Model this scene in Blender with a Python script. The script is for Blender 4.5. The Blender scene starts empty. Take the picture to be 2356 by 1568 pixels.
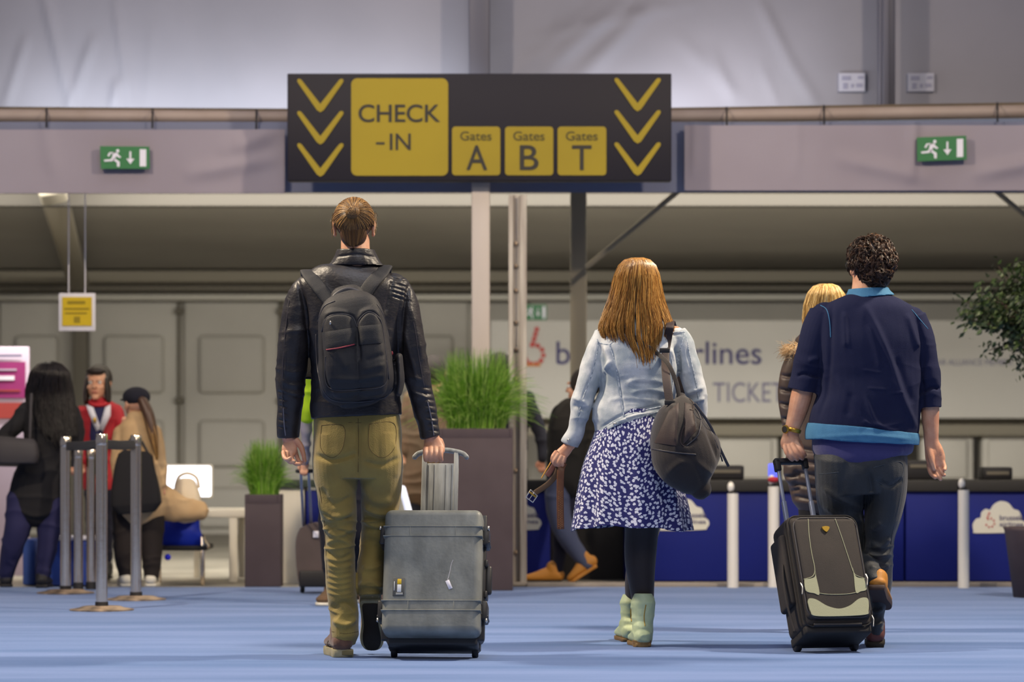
import bpy, bmesh, math, random
import numpy as np
from mathutils import Vector, Matrix
from mathutils.bvhtree import BVHTree
random.seed(7); RNG = np.random.default_rng(7)
SC = bpy.context.scene

# ------------------------------------------------------------------ camera
F, HC, YH, CX = 7345.0, 0.85, 1030.0, 1178.0      # focal length in pixels, eye height, horizon row, centre column
def P(px, py, Y): return Vector(((px-CX)*Y/F, Y, HC+(YH-py)*Y/F))
def GY(py): return HC*F/(py-YH)                   # distance of a point on the floor
cam_d = bpy.data.cameras.new('camera'); cam = bpy.data.objects.new('camera', cam_d); SC.collection.objects.link(cam)
cam.location = (0, 0, HC); cam.rotation_euler = (math.pi/2, 0, 0)
cam_d.sensor_width = 36; cam_d.lens = 36*F/2356; cam_d.shift_y = (YH-784)/2356
cam_d.clip_end = 200; cam_d.clip_start = 0.05
cam_d.dof.use_dof = True; cam_d.dof.focus_distance = 13.2; cam_d.dof.aperture_fstop = 3.1
SC.camera = cam

# ------------------------------------------------------------------ light
w = bpy.data.worlds.new('world'); SC.world = w; w.use_nodes = True
bg = w.node_tree.nodes["Background"]; bg.inputs[0].default_value = (0.74, 0.78, 1.0, 1); bg.inputs[1].default_value = 0.20
SC.view_settings.view_transform = 'Standard'; SC.view_settings.look = 'None'
SC.view_settings.gamma = 1; SC.view_settings.exposure = 0.0; SC.view_settings.use_curve_mapping = False
def area(name, loc, target, size, power, col, sy=None):
    l = bpy.data.lights.new(name, 'AREA'); l.energy = power; l.color = col; l.size = size
    if sy: l.shape = 'RECTANGLE'; l.size_y = sy
    o = bpy.data.objects.new(name, l); SC.collection.objects.link(o); o.location = loc
    o.rotation_euler = (Vector(target)-Vector(loc)).to_track_quat('-Z', 'Y').to_euler(); return o
WARM = (1.0, 0.83, 0.62); COOL = (0.80, 0.85, 1.0)
area('hall_lamp_right', (4.2, 13.6, 5.6), (0.2, 13.2, 0.4), 0.5, 560, WARM)
area('hall_lamp_left', (-4.0, 13.4, 5.6), (0.4, 13.4, 0.4), 0.5, 520, WARM)
area('hall_lamp_rear', (0.8, 6.0, 6.0), (0.2, 14.0, 1.0), 2.0, 115, (1.0, 0.9, 0.78))
area('hall_lamp_near', (0.0, 10.6, 6.5), (0.0, 11.4, 0.0), 2.5, 110, COOL)
area('hall_lamp_far', (-1.2, 17.0, 6.2), (0, 19.5, 2.4), 2.0, 35, (0.93, 0.88, 1.0))
area('uplight_left', (-1.75, 20.62, 2.98), (-1.75, 20.95, 3.35), 3.2, 20, (0.88, 0.95, 1.0), 0.05)
area('uplight_right', (1.2, 20.62, 2.98), (1.3, 20.95, 3.35), 1.6, 10, (0.95, 0.97, 1.0), 0.05)
area('bay_fill', (0.0, 21.1, 2.76), (0.0, 31.0, 1.0), 9.0, 820, (1.0, 0.95, 0.87), 0.4)  # unseen fill light, added behind the valance to brighten the rear bay

# ------------------------------------------------------------------ colour and materials
def lin(c):
    if isinstance(c, str):
        c = c.lstrip('#'); c = [int(c[i:i+2], 16)/255 for i in (0, 2, 4)]
    return tuple((x/12.92 if x <= .04045 else ((x+.055)/1.055)**2.4) for x in c[:3])+(1.0,)
def mat(name, col, rough=0.6, metal=0.0, col2=None, nscale=8.0, stretch=(1, 1, 1), bump=0.0, bscale=60.0, bstretch=(1, 1, 1),
        sheen=0.0, spec=0.5, emit=0.0, rnd=None, coat=0.0, alpha=None, transl=0.0, lo=.35, hi=.65, detail=4):
    m = bpy.data.materials.new(name); m.use_nodes = True; nt = m.node_tree; N = nt.nodes; L = nt.links
    b = N['Principled BSDF']
    b.inputs['Base Color'].default_value = lin(col); b.inputs['Roughness'].default_value = rough
    b.inputs['Metallic'].default_value = metal; b.inputs['Specular IOR Level'].default_value = spec
    b.inputs['Sheen Weight'].default_value = sheen; b.inputs['Coat Weight'].default_value = coat
    tc = N.new('ShaderNodeTexCoord')
    def nz(scale, st, det):
        mp = N.new('ShaderNodeMapping'); mp.inputs['Scale'].default_value = st; L.new(tc.outputs['Object'], mp.inputs[0])
        n = N.new('ShaderNodeTexNoise'); n.inputs['Scale'].default_value = scale; n.inputs['Detail'].default_value = det
        L.new(mp.outputs[0], n.inputs['Vector']); return n
    if col2 is not None:
        n = nz(nscale, stretch, detail); r = N.new('ShaderNodeValToRGB')
        r.color_ramp.elements[0].position = lo; r.color_ramp.elements[1].position = hi
        r.color_ramp.elements[0].color = lin(col); r.color_ramp.elements[1].color = lin(col2)
        L.new(n.outputs['Fac'], r.inputs[0]); L.new(r.outputs[0], b.inputs['Base Color'])
    if rnd is not None:                       # per strand colour, attribute written by the strand builder
        a = N.new('ShaderNodeAttribute'); a.attribute_name = 'rnd'; r = N.new('ShaderNodeValToRGB')
        els = r.color_ramp.elements
        els[0].color = lin(rnd[0]); els[1].color = lin(rnd[-1])
        for i, c in enumerate(rnd[1:-1]): e = els.new((i+1)/(len(rnd)-1)); e.color = lin(c)
        L.new(a.outputs['Fac'], r.inputs[0]); L.new(r.outputs[0], b.inputs['Base Color'])
    if bump:
        n = nz(bscale, bstretch, 3); bp = N.new('ShaderNodeBump'); bp.inputs['Strength'].default_value = bump
        bp.inputs['Distance'].default_value = 0.004; L.new(n.outputs['Fac'], bp.inputs['Height']); L.new(bp.outputs[0], b.inputs['Normal'])
    if emit:
        b.inputs['Emission Color'].default_value = lin(col); b.inputs['Emission Strength'].default_value = emit
    if transl: b.inputs['Transmission Weight'].default_value = transl
    return m
def tweak_floral(m):                          # white blossoms scattered on navy cloth, laid out along the cloth itself
    nt = m.node_tree; N = nt.nodes; L = nt.links; b = N['Principled BSDF']
    at = N.new('ShaderNodeAttribute'); at.attribute_name = 'cloth'; n = N.new('ShaderNodeTexNoise'); n.inputs['Scale'].default_value = 110
    n.inputs['Detail'].default_value = 1
    L.new(at.outputs['Vector'], n.inputs['Vector'])
    mx = N.new('ShaderNodeMix'); mx.data_type = 'RGBA'; mx.blend_type = 'LINEAR_LIGHT'; mx.inputs[0].default_value = .0065
    L.new(at.outputs['Vector'], mx.inputs[6]); L.new(n.outputs['Color'], mx.inputs[7])
    v = N.new('ShaderNodeTexVoronoi'); v.voronoi_dimensions = '2D'; v.inputs['Scale'].default_value = 56; v.inputs['Randomness'].default_value = .85; L.new(mx.outputs[2], v.inputs['Vector'])
    r = N.new('ShaderNodeValToRGB'); e = r.color_ramp.elements
    e[0].position = .31; e[0].color = lin('#d9dbea'); e[1].position = .37; e[1].color = lin('#1c1d66')
    L.new(v.outputs['Distance'], r.inputs[0]); L.new(r.outputs[0], b.inputs['Base Color'])

# ------------------------------------------------------------------ numpy helpers
def vnoise(p):
    i = np.floor(p).astype(np.int64); f = p-i; f = f*f*(3-2*f)
    def h(a, b, c):
        n = (a*374761393+b*668265263+c*2147483647) & 0xffffffff
        n = ((n ^ (n >> 13))*1274126177) & 0xffffffff
        return ((n ^ (n >> 16)) & 0xffff)/65535.0
    x, y, z = i[:, 0], i[:, 1], i[:, 2]; r = 0
    for dx in (0, 1):
        for dy in (0, 1):
            for dz in (0, 1):
                wgt = (f[:, 0] if dx else 1-f[:, 0])*(f[:, 1] if dy else 1-f[:, 1])*(f[:, 2] if dz else 1-f[:, 2])
                r = r+wgt*h(x+dx, y+dy, z+dz)
    return r*2-1
def catmull(pts, sub):
    pts = np.array(pts, float); n = len(pts)
    if n < 2 or sub <= 1: return pts
    out = []
    for i in range(n-1):
        p0 = pts[max(i-1, 0)]; p1 = pts[i]; p2 = pts[i+1]; p3 = pts[min(i+2, n-1)]
        for k in range(sub):
            t = k/sub
            out.append(.5*((2*p1)+(-p0+p2)*t+(2*p0-5*p1+4*p2-p3)*t*t+(-p0+3*p1-3*p2+p3)*t**3))
    out.append(pts[-1]); return np.array(out)

OFF = {}                                     # world offset of each parent
BV = {}                                      # bvh in world space of built objects
class MB:
    def __init__(s): s.v = []; s.f = []; s.n = 0; s.r = []
    def add(s, V, Fc, rnd=0.5):
        V = np.asarray(V, float).reshape(-1, 3); s.v.append(V); s.f += [tuple(int(i)+s.n for i in f) for f in Fc]
        s.n += len(V); s.r.append(np.full(len(V), rnd)); return s
    def tube_w(s, C, ra, rb, n=20, ref=(0, 1, 0), cap=3, p=2.0, rnd=.5, refs=None):
        C = np.asarray(C, float); m = len(C); ra = np.broadcast_to(ra, (m,)).astype(float); rb = np.broadcast_to(rb, (m,)).astype(float)
        T = np.gradient(C, axis=0); T /= (np.linalg.norm(T, axis=1, keepdims=True)+1e-12)
        ref = np.asarray(ref, float)
        R = np.broadcast_to(ref, C.shape) if refs is None else np.asarray(refs)
        A = np.cross(T, R); A /= (np.linalg.norm(A, axis=1, keepdims=True)+1e-9); B = np.cross(A, T)
        rings = []
        for k in range(cap, 0, -1):
            a = math.pi/2*k/(cap+1); ext = min(ra[0], rb[0])
            rings.append((C[0]-T[0]*ext*math.sin(a), A[0], B[0], ra[0]*max(math.cos(a), .02), rb[0]*max(math.cos(a), .02)))
        for i in range(m): rings.append((C[i], A[i], B[i], ra[i], rb[i]))
        for k in range(1, cap+1):
            a = math.pi/2*k/(cap+1); ext = min(ra[-1], rb[-1])
            rings.append((C[-1]+T[-1]*ext*math.sin(a), A[-1], B[-1], ra[-1]*max(math.cos(a), .02), rb[-1]*max(math.cos(a), .02)))
        th = np.linspace(0, 2*math.pi, n, endpoint=False)
        ct = np.sign(np.cos(th))*np.abs(np.cos(th))**(2/p); st = np.sign(np.sin(th))*np.abs(np.sin(th))**(2/p)
        V = np.concatenate([c+np.outer(ct*a_, A_)+np.outer(st*b_, B_) for (c, A_, B_, a_, b_) in rings])
        k = len(rings); Fc = []
        for i in range(k-1):
            for j in range(n): Fc.append((i*n+j, i*n+(j+1) % n, (i+1)*n+(j+1) % n, (i+1)*n+j))
        Fc.append(tuple(range(n-1, -1, -1))); Fc.append(tuple((k-1)*n+j for j in range(n)))
        s.add(V, Fc, rnd); return s
    def tube(s, Y, pts, n=20, sub=5, cap=3, p=2.0, shrink=0.0, ref=(0, 1, 0)):
        """pts: (px, py, dY[m], ra[px], rb[px] or None)"""
        q = [(a[0], a[1], a[2], a[3], a[4] if len(a) > 4 else a[3]) for a in pts]
        q = catmull(q, sub); C = [P(a[0], a[1], Y+a[2]) for a in q]
        ra = np.maximum(q[:, 3]-shrink, 1.0)*Y/F; rb = np.maximum(q[:, 4]-shrink, 1.0)*Y/F
        return s.tube_w(C, ra, rb, n=n, cap=cap, p=p, ref=ref)
    def ell(s, c, r, M=None, n=16, m=10, rnd=.5, p=1.0):
        V = [(0, 0, -r[2])]
        for i in range(1, m):
            a = -math.pi/2+math.pi*i/m
            for j in range(n):
                b = 2*math.pi*j/n; V.append((r[0]*math.cos(a)*math.cos(b), r[1]*math.cos(a)*math.sin(b), r[2]*math.sin(a)))
        V.append((0, 0, r[2])); Fc = [(0, 1+(j+1) % n, 1+j) for j in range(n)]
        for i in range(m-2):
            for j in range(n):
                a = 1+i*n+j; b = 1+i*n+(j+1) % n; Fc.append((a, b, b+n, a+n))
        top = len(V)-1; base = 1+(m-2)*n
        for j in range(n): Fc.append((base+j, base+(j+1) % n, top))
        V = np.array(V)
        if M is not None: V = V@np.array(M.to_3x3()).T
        return s.add(V+np.array(c), Fc, rnd)
    def box(s, c, size, bev=0.0, seg=2, M=None):
        bm = bmesh.new(); bmesh.ops.create_cube(bm, size=1)
        for v in bm.verts: v.co = Vector((v.co.x*size[0], v.co.y*size[1], v.co.z*size[2]))
        if bev > 0: bmesh.ops.bevel(bm, geom=bm.edges[:], offset=bev, segments=seg, profile=.5, affect='EDGES')
        if M is not None: bmesh.ops.transform(bm, matrix=M, verts=bm.verts)
        V = [v.co+Vector(c) for v in bm.verts]; Fc = [[v.index for v in f.verts] for f in bm.faces]; bm.free()
        return s.add([tuple(v) for v in V], Fc)
    def boxp(s, x0, x1, y0, y1, Y, th, bev=0.0, seg=2):    # pixel rectangle of its front face, at distance Y
        a = P(x0, y1, Y); b = P(x1, y0, Y)
        return s.box(((a.x+b.x)/2, Y+th/2, (a.z+b.z)/2), (abs(b.x-a.x), th, abs(b.z-a.z)), bev, seg)
    def prism(s, pts, th, Y=None, M=None):                 # outline in pixels at Y, or in local x/z when M is given
        if M is None:
            a = [P(x, y, Y) for x, y in pts]; V = [tuple(v) for v in a]+[(v.x, v.y+th, v.z) for v in a]
        else:
            V = [tuple(M@Vector((x, 0, z))) for x, z in pts]+[tuple(M@Vector((x, th, z))) for x, z in pts]
        n = len(pts); Fc = [tuple(range(n)), tuple(range(2*n-1, n-1, -1))]+[(i, i+n, (i+1) % n+n, (i+1) % n) for i in range(n)]
        return s.add(V, Fc)
    def lathe(s, c, prof, n=24, M=None):                    # prof: (radius, z)
        V = []; k = len(prof)
        for r, z in prof:
            for j in range(n):
                a = 2*math.pi*j/n; V.append(Vector((r*math.cos(a), r*math.sin(a), z)))
        if M is not None: V = [M@v for v in V]
        Fc = [(i*n+j, i*n+(j+1) % n, (i+1)*n+(j+1) % n, (i+1)*n+j) for i in range(k-1) for j in range(n)]
        Fc += [tuple(range(n-1, -1, -1)), tuple((k-1)*n+j for j in range(n))]
        return s.add([tuple(v+Vector(c)) for v in V], Fc)
    def strand(s, pts, r0, r1, sides=3, rnd=None):
        pts = np.asarray(pts, float); m = len(pts); rnd = random.random() if rnd is None else rnd
        T = np.gradient(pts, axis=0); T /= (np.linalg.norm(T, axis=1, keepdims=True)+1e-12)
        up = np.array((.31, .87, .38)); A = np.cross(T, up); A /= (np.linalg.norm(A, axis=1, keepdims=True)+1e-9); B = np.cross(T, A)
        rr = np.linspace(r0, r1, m); V = []
        for j in range(sides):
            a = 2*math.pi*j/sides; V.append(pts+(A*math.cos(a)+B*math.sin(a))*rr[:, None])
        V = np.stack(V, 1).reshape(-1, 3)
        Fc = [(i*sides+j, i*sides+(j+1) % sides, (i+1)*sides+(j+1) % sides, (i+1)*sides+j) for i in range(m-1) for j in range(sides)]
        return s.add(V, Fc, rnd)
    def build(s, name, m, parent=None, voxel=0, smooth=0, disp=None, shade=True, auto=None, tag_=None, bvh=False, Y=13.0):
        V = np.concatenate(s.v) if s.v else np.zeros((0, 3))
        off = np.array(OFF.get(parent, (0, 0, 0)) if parent is not None else (0, 0, 0))
        me = bpy.data.meshes.new(name); me.from_pydata(V.tolist(), [], s.f); me.update()
        if not voxel and not disp:
            at = me.attributes.new('rnd', 'FLOAT', 'POINT'); at.data.foreach_set('value', np.concatenate(s.r)*(0.35 if name == 'hair' else 1.0))
        if voxel or smooth:
            tmp = bpy.data.objects.new('tmp', me); SC.collection.objects.link(tmp)
            if voxel:
                md = tmp.modifiers.new('r', 'REMESH'); md.mode = 'VOXEL'; md.voxel_size = voxel; md.use_smooth_shade = True
            if smooth:
                md = tmp.modifiers.new('s', 'SMOOTH'); md.factor = .5; md.iterations = smooth
            dg = bpy.context.evaluated_depsgraph_get(); me2 = bpy.data.meshes.new_from_object(tmp.evaluated_get(dg))
            bpy.data.objects.remove(tmp); bpy.data.meshes.remove(me); me = me2; me.name = name; me.materials.clear()
        if disp:
            n = len(me.vertices); co = np.empty(n*3); me.vertices.foreach_get('co', co); co = co.reshape(-1, 3)
            no = np.empty(n*3); me.vertex_normals.foreach_get('vector', no); no = no.reshape(-1, 3)
            d = displace(co, no, disp); co = co+no*d[:, None]
            me.vertices.foreach_set('co', co.ravel()); me.update()
        if bvh:
            vs = [v.co.copy() for v in me.vertices]; fs = [tuple(p.vertices) for p in me.polygons]
            tree = BVHTree.FromPolygons(vs, fs)
        n = len(me.vertices); co = np.empty(n*3); me.vertices.foreach_get('co', co); co = co.reshape(-1, 3)-off
        me.vertices.foreach_set('co', co.ravel())
        me.update(); me.materials.append(m)
        if shade:
            me.polygons.foreach_set('use_smooth', [True]*len(me.polygons))
            if auto is not None: me.set_sharp_from_angle(angle=math.radians(auto))
        o = bpy.data.objects.new(name, me); SC.collection.objects.link(o)
        if parent is not None: o.parent = parent
        OFF[o] = tuple(off)
        if bvh: BV[o] = tree
        return o

def displace(co, no, specs):
    d = np.zeros(len(co)); px = CX+co[:, 0]*F/co[:, 1]; py = YH-(co[:, 2]-HC)*F/co[:, 1]
    back = np.clip(-no[:, 1]*1.6, 0, 1)
    for sp in specs:
        if sp[0] == 'n':                       # ('n', amp, freq3, power, [(px,py,rx,ry),..] or None, ridged)
            _, amp, fr, pw, masks, rid = sp
            ang = sp[6] if len(sp) > 6 else 0
            x = co.copy()
            if ang:
                c, s_ = math.cos(ang), math.sin(ang); x[:, 0], x[:, 2] = co[:, 0]*c+co[:, 2]*s_, -co[:, 0]*s_+co[:, 2]*c
            q = x*np.array(fr); warp = vnoise(co*9+31)*.6; q[:, 2] += warp; q[:, 0] += warp
            nn = vnoise(q)
            nn = (1-np.abs(nn))**pw-.4 if rid else nn
            m = 1.0
            if masks:
                m = np.zeros(len(co))
                for (mx, my, rx, ry) in masks: m = np.maximum(m, np.exp(-((px-mx)/rx)**2-((py-my)/ry)**2))
            d += amp*nn*m
        elif sp[0] == 'f':                     # ('f', [(px,py)..], amp, width_px)  a fold or seam on the side towards the viewer
            _, pts, amp, wd = sp[:4]; pts = catmull(pts, 4) if len(pts) > 2 else np.array(pts, float)
            best = np.full(len(co), 1e9)
            x0, x1 = pts[:, 0].min()-4*wd, pts[:, 0].max()+4*wd; y0, y1 = pts[:, 1].min()-4*wd, pts[:, 1].max()+4*wd
            sel = (px > x0) & (px < x1) & (py > y0) & (py < y1)
            if not sel.any(): continue
            X = np.stack([px[sel], py[sel]], 1); bb = np.full(len(X), 1e9); tt = np.zeros(len(X)); ns = len(pts)-1
            for i in range(ns):
                a, b = pts[i], pts[i+1]; ab = b-a; t = np.clip(((X-a)@ab)/(ab@ab+1e-9), 0, 1)
                dd = np.linalg.norm(X-(a+t[:, None]*ab), axis=1); up = dd < bb
                bb = np.where(up, dd, bb); tt = np.where(up, (i+t)/ns, tt)
            taper = np.clip(np.minimum(tt, 1-tt)*5+.15, 0, 1) if (len(sp) < 5) else 1.0
            g = np.exp(-(bb/wd)**2)
            d[sel] += amp*g*taper*back[sel]
    return d

def tag(o, label=None, cat=None, group=None, kind=None):
    if label: o['label'] = label
    if cat: o['category'] = cat
    if group: o['group'] = group
    if kind: o['kind'] = kind
    return o
def empty(name, loc, label=None, cat=None, group=None, kind=None):
    o = bpy.data.objects.new(name, None); SC.collection.objects.link(o); o.location = loc; o.empty_display_size = .1
    OFF[o] = tuple(loc); return tag(o, label, cat, group, kind)
def hit(bvh, px, py, lift=0.0, Yd=13.0):
    dirv = P(px, py, 10.0)-Vector((0, 0, HC)); dirv.normalize()
    h = bvh.ray_cast(Vector((0, 0, HC)), dirv)
    if h[0] is None: return P(px, py, Yd), Vector((0, -1, 0))
    return h[0]-dirv*lift, h[1]
def on_surf(mb, bvh, pts, wpx, th=.0015, lift=.0008, sub=5, n=8, Yd=13.0, p=2.0, cap=2, step=None, smooth=1):
    """a strap, seam or cord that follows the surface seen at these pixels"""
    q = catmull(pts, sub) if len(pts) > 2 else catmull([pts[0], ((pts[0][0]+pts[1][0])/2, (pts[0][1]+pts[1][1])/2), pts[1]], sub)
    H = [hit(bvh, a[0], a[1], lift, Yd) for a in q]; C = np.array([tuple(h[0]) for h in H])
    R = np.array([tuple(h[1]) for h in H])
    for _ in range(smooth):
        C[1:-1, 1] = (C[:-2, 1]+C[1:-1, 1]*2+C[2:, 1])/4; R[1:-1] = (R[:-2]+R[1:-1]+R[2:])/3
    return mb.tube_w(C, wpx*Yd/F, th, n=n, cap=cap, p=p, refs=R)
def text(body, box_, Y, m, parent, name, bold=0.0, th=.003, M=None):
    cu = bpy.data.curves.new('t', 'FONT'); cu.body = body; cu.size = 1; cu.extrude = .02; cu.offset = bold
    cu.align_x = 'CENTER'; t = bpy.data.objects.new('t', cu); SC.collection.objects.link(t)
    dg = bpy.context.evaluated_depsgraph_get(); me = bpy.data.meshes.new_from_object(t.evaluated_get(dg))
    bpy.data.objects.remove(t); bpy.data.curves.remove(cu)
    n = len(me.vertices); co = np.empty(n*3); me.vertices.foreach_get('co', co); co = co.reshape(-1, 3)
    mn, mx = co.min(0), co.max(0); fs = [tuple(p_.vertices) for p_ in me.polygons]; bpy.data.meshes.remove(me)
    u = (co-mn)/(mx-mn+1e-9)
    if M is None:
        x0, x1, y0, y1 = box_; a = P(x0, y1, Y); b = P(x1, y0, Y)
        V = np.stack([a.x+u[:, 0]*(b.x-a.x), Y-u[:, 2]*th, a.z+u[:, 1]*(b.z-a.z)], 1)
    else:
        x0, x1, z0, z1 = box_
        V = np.array([tuple(M@Vector((x0+a*(x1-x0), -c*th, z0+b*(z1-z0)))) for a, b, c in u])
    mb = MB(); mb.add(V, fs); return mb.build(name, m, parent, shade=False)
# ------------------------------------------------------------------ materials
M = {}
M['carpet'] = mat('carpet', '#48699f', .95, col2='#667fb4', nscale=1.3, stretch=(.35, 2.2, 1), bump=.5, bscale=320, sheen=.2)
M['floor'] = mat('screed', '#a8a294', .55, col2='#8f897c', nscale=1.5)
M['kerb'] = mat('kerb', '#7f776f', .7, col2='#938a80', nscale=5)
M['fabric_wall'] = mat('fabric_wall', '#7c7b86', .6, col2='#878590', nscale=.8, bump=.15, bscale=14)
M['valance'] = mat('valance', '#90868f', .7, col2='#9f969f', nscale=.7, bump=.12, bscale=9)
M['valance_blue'] = mat('valance_blue', '#70758f', .7, col2='#7a7e95', nscale=.9)
M['tube_pink'] = mat('tube', '#a8988f', .6, col2='#9b8a80', nscale=3)
M['tube_brown'] = mat('tube_brown', '#6b5c48', .7, col2='#574a3c', nscale=4)
M['dark_alu'] = mat('dark_alu', '#5b5a66', .5, .3)
M['pole'] = mat('pole', '#c4b9b0', .6, col2='#b5aaa2', nscale=3, stretch=(1, 1, .2))
M['pole_worn'] = mat('pole_worn', '#bdb5a8', .55, col2='#8d8176', nscale=7, stretch=(5, 1, .25))
M['ceiling'] = mat('ceiling', '#949087', .8, col2='#9f9b92', nscale=.5)
M['beam'] = mat('beam', '#857e6e', .8)
M['wall'] = mat('wall_panel', '#b9b4a9', .65, col2='#c5c0b4', nscale=.8)
M['groove'] = mat('groove', '#6f695c', .8)
M['lightstrip'] = mat('white_strip', '#c9c4b5', .6)
M['sign'] = mat('sign_dark', '#1d1a23', .6, spec=.3)
M['yellow'] = mat('sign_yellow', '#9a8500', .6, col2='#8f7b00', nscale=1)
M['sign_ink'] = mat('sign_ink', '#26221c', .6)
M['sign_ink2'] = mat('sign_ink_faded', '#4a410c', .6)
M['exit_green'] = mat('exit_green', '#23703a', .5); M['white'] = mat('white', '#e4e1ea', .5); M['offwhite'] = mat('offwhite', '#d5cfc0', .6)
M['banner'] = mat('banner', '#c2beb5', .6, col2='#b8b4ab', nscale=.6)
M['navy_ink'] = mat('navy_ink', '#2c2763', .6); M['grey_ink'] = mat('grey_ink', '#6e6a84', .6); M['faint_ink'] = mat('faint_ink', '#83849c', .6); M['red_dot'] = mat('red_dot', '#c94a45', .6); M['orange_dot'] = mat('orange_dot', '#cf8a45', .6)
M['blue'] = mat('blue_panel', '#0a1c7a', .6, col2='#09186c', nscale=1.2, spec=.3)
M['blue2'] = mat('blue_chair', '#0a30c0', .6)
M['black'] = mat('black', '#1b191c', .6); M['black_soft'] = mat('black_soft', '#131115', .9)
M['counter_top'] = mat('counter_top', '#2a2826', .7)
M['cloud'] = mat('cloud', '#dedccf', .5)
M['planter'] = mat('planter', '#43373b', .75, col2='#4b3f43', nscale=4)
M['soil'] = mat('soil', '#2c2118', .95)
M['grass'] = mat('grass', '#4c7a10', .6, rnd=['#35600a', '#5a8f14', '#7cae28', '#b3cc70'])
M['leaf'] = mat('leaf', '#2e4018', .45, rnd=['#141f0b', '#223212', '#35491d', '#5a6742'])
M['bark'] = mat('bark', '#4b3a30', .9, col2='#33271f', nscale=20)
M['chrome'] = mat('chrome', '#ecdac4', .14, 1.0, bump=.05, bscale=30)
M['steel'] = mat('brushed', '#f2ece0', .4, .2)
M['castiron'] = mat('cast_base', '#5a4d42', .5, .4, col2='#b29c84', nscale=12)
M['tape'] = mat('belt_tape', '#2c2a2c', .7); M['red'] = mat('red', '#b3202c', .7)
M['magenta'] = mat('magenta', '#8f2568', .6); M['brick'] = mat('brick_red', '#a03a35', .6); M['lilac'] = mat('lilac_white', '#b0a1b2', .6)
M['screen'] = mat('screen', '#eef4ff', .4, emit=2.2)
M['skin'] = mat('skin', '#d9a788', .5, col2='#c98f70', nscale=18, bump=.12, bscale=160)
M['skin_dark'] = mat('skin_dark', '#b07a62', .55, col2='#9c6650', nscale=18)

# ------------------------------------------------------------------ setting
def S(name, mb, m, **k):
    o = mb.build(name, m, None, **k); o['kind'] = 'structure'; return o
mb = MB(); mb.box((0, 9.75, -.03), (24, 19.6, .06)); S('floor', mb, M['carpet'], shade=False)
mb = MB(); mb.box((0, 26.6, -.06), (26, 14.1, .1)); S('floor_rear', mb, M['floor'], shade=False)
mb = MB(); a = P(1212, 1350, 19.6); mb.box(((a.x+7)/2, 19.64, .006), (7-a.x, .17, .036), .006); S('trim_1', mb, M['kerb'])
# gable of stretched fabric above the beam, with creases
def grid_sheet(x0, x1, z0, z1, nx, nz, fy):
    V = []; Fc = []
    for i in range(nz+1):
        for j in range(nx+1):
            x = x0+(x1-x0)*j/nx; z = z0+(z1-z0)*i/nz; V.append((x, fy(x, z), z))
    for i in range(nz):
        for j in range(nx):
            a = i*(nx+1)+j; Fc.append((a, a+1, a+nx+2, a+nx+1))
    b = len(V); V += [(x, y+.03, z) for x, y, z in V]; Fc += [tuple(i+b for i in reversed(f)) for f in Fc]
    mb_ = MB(); mb_.add(V, Fc); return mb_
def crease(x, z, lines):
    d = 0
    for (xa, za, xb, zb, amp, wd) in lines:
        abx, abz = xb-xa, zb-za; t = max(0, min(1, ((x-xa)*abx+(z-za)*abz)/(abx*abx+abz*abz)))
        q = math.hypot(x-xa-t*abx, z-za-t*abz); d -= amp*math.exp(-(q/wd)**2)*(.3+.7*min(1, 3*min(t+.1, 1.1-t)))
    return d
Yg = 21.0
def pl(x0, y0, x1, y1, amp, wd):
    a = P(x0, y0, Yg); b = P(x1, y1, Yg); return (a.x, a.z, b.x, b.z, amp, wd)
gl = [pl(100, -20, 165, 250, .02, .03), pl(60, 90, 10, 250, .015, .03), pl(265, 0, 300, 250, .018, .025), pl(215, 90, 160, 250, .02, .03),
      pl(270, 190, 262, 250, .03, .03), pl(350, 60, 340, 250, .008, .03), pl(500, 60, 540, 250, .006, .04), pl(420, 0, 470, 250, .006, .04),
      pl(1420, 20, 1260, 150, .035, .05), pl(1500, 10, 1340, 170, .03, .06), pl(1380, 10, 1180, 170, .02, .05),
      pl(1745, 0, 1820, 150, .02, .035), pl(1820, 150, 1880, 245, .018, .04), pl(1640, 120, 1690, 245, .015, .04), pl(1750, 150, 1790, 245, .012, .03),
      pl(1560, 90, 1720, 240, .012, .05), pl(1130, 108, 1600, 5, .012, .02)]
a = P(-1100, 262, Yg); b = P(3460, -500, Yg)
mb = grid_sheet(a.x, b.x, a.z, b.z, 480, 60, lambda x, z: Yg+crease(x, z, gl)); S('wall_upper', mb, M['fabric_wall'])
Yv = 19.95
vl = [pl(560, 380, 655, 340, .03, .06), pl(480, 430, 650, 400, .025, .05), pl(150, 300, 180, 440, .01, .05), pl(1900, 400, 2080, 440, .02, .05),
      pl(2060, 290, 2050, 440, .02, .03), pl(2300, 290, 2320, 430, .025, .05), pl(2200, 430, 2356, 400, .03, .05), pl(1800, 300, 1800, 430, .01, .03), pl(1580, 290, 1575, 430, .015, .02)]
def vsheet(x0, x1, y0, y1, Y, name, m):
    a = P(x0, y1, Y); b = P(x1, y0, Y)
    S(name, grid_sheet(a.x, b.x, a.z, b.z, int((x1-x0)/8), 20, lambda x, z: Y+crease(x, z, vl)), m)
vsheet(-1100, 655, 298, 444, Yv, 'wall_valance_left', M['valance'])
vsheet(1575, 3460, 288, 438, Yv, 'wall_valance_right', M['valance'])
vsheet(-1100, 3460, 280, 442, Yv+.09, 'wall_valance_back', M['valance_blue'])
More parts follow.
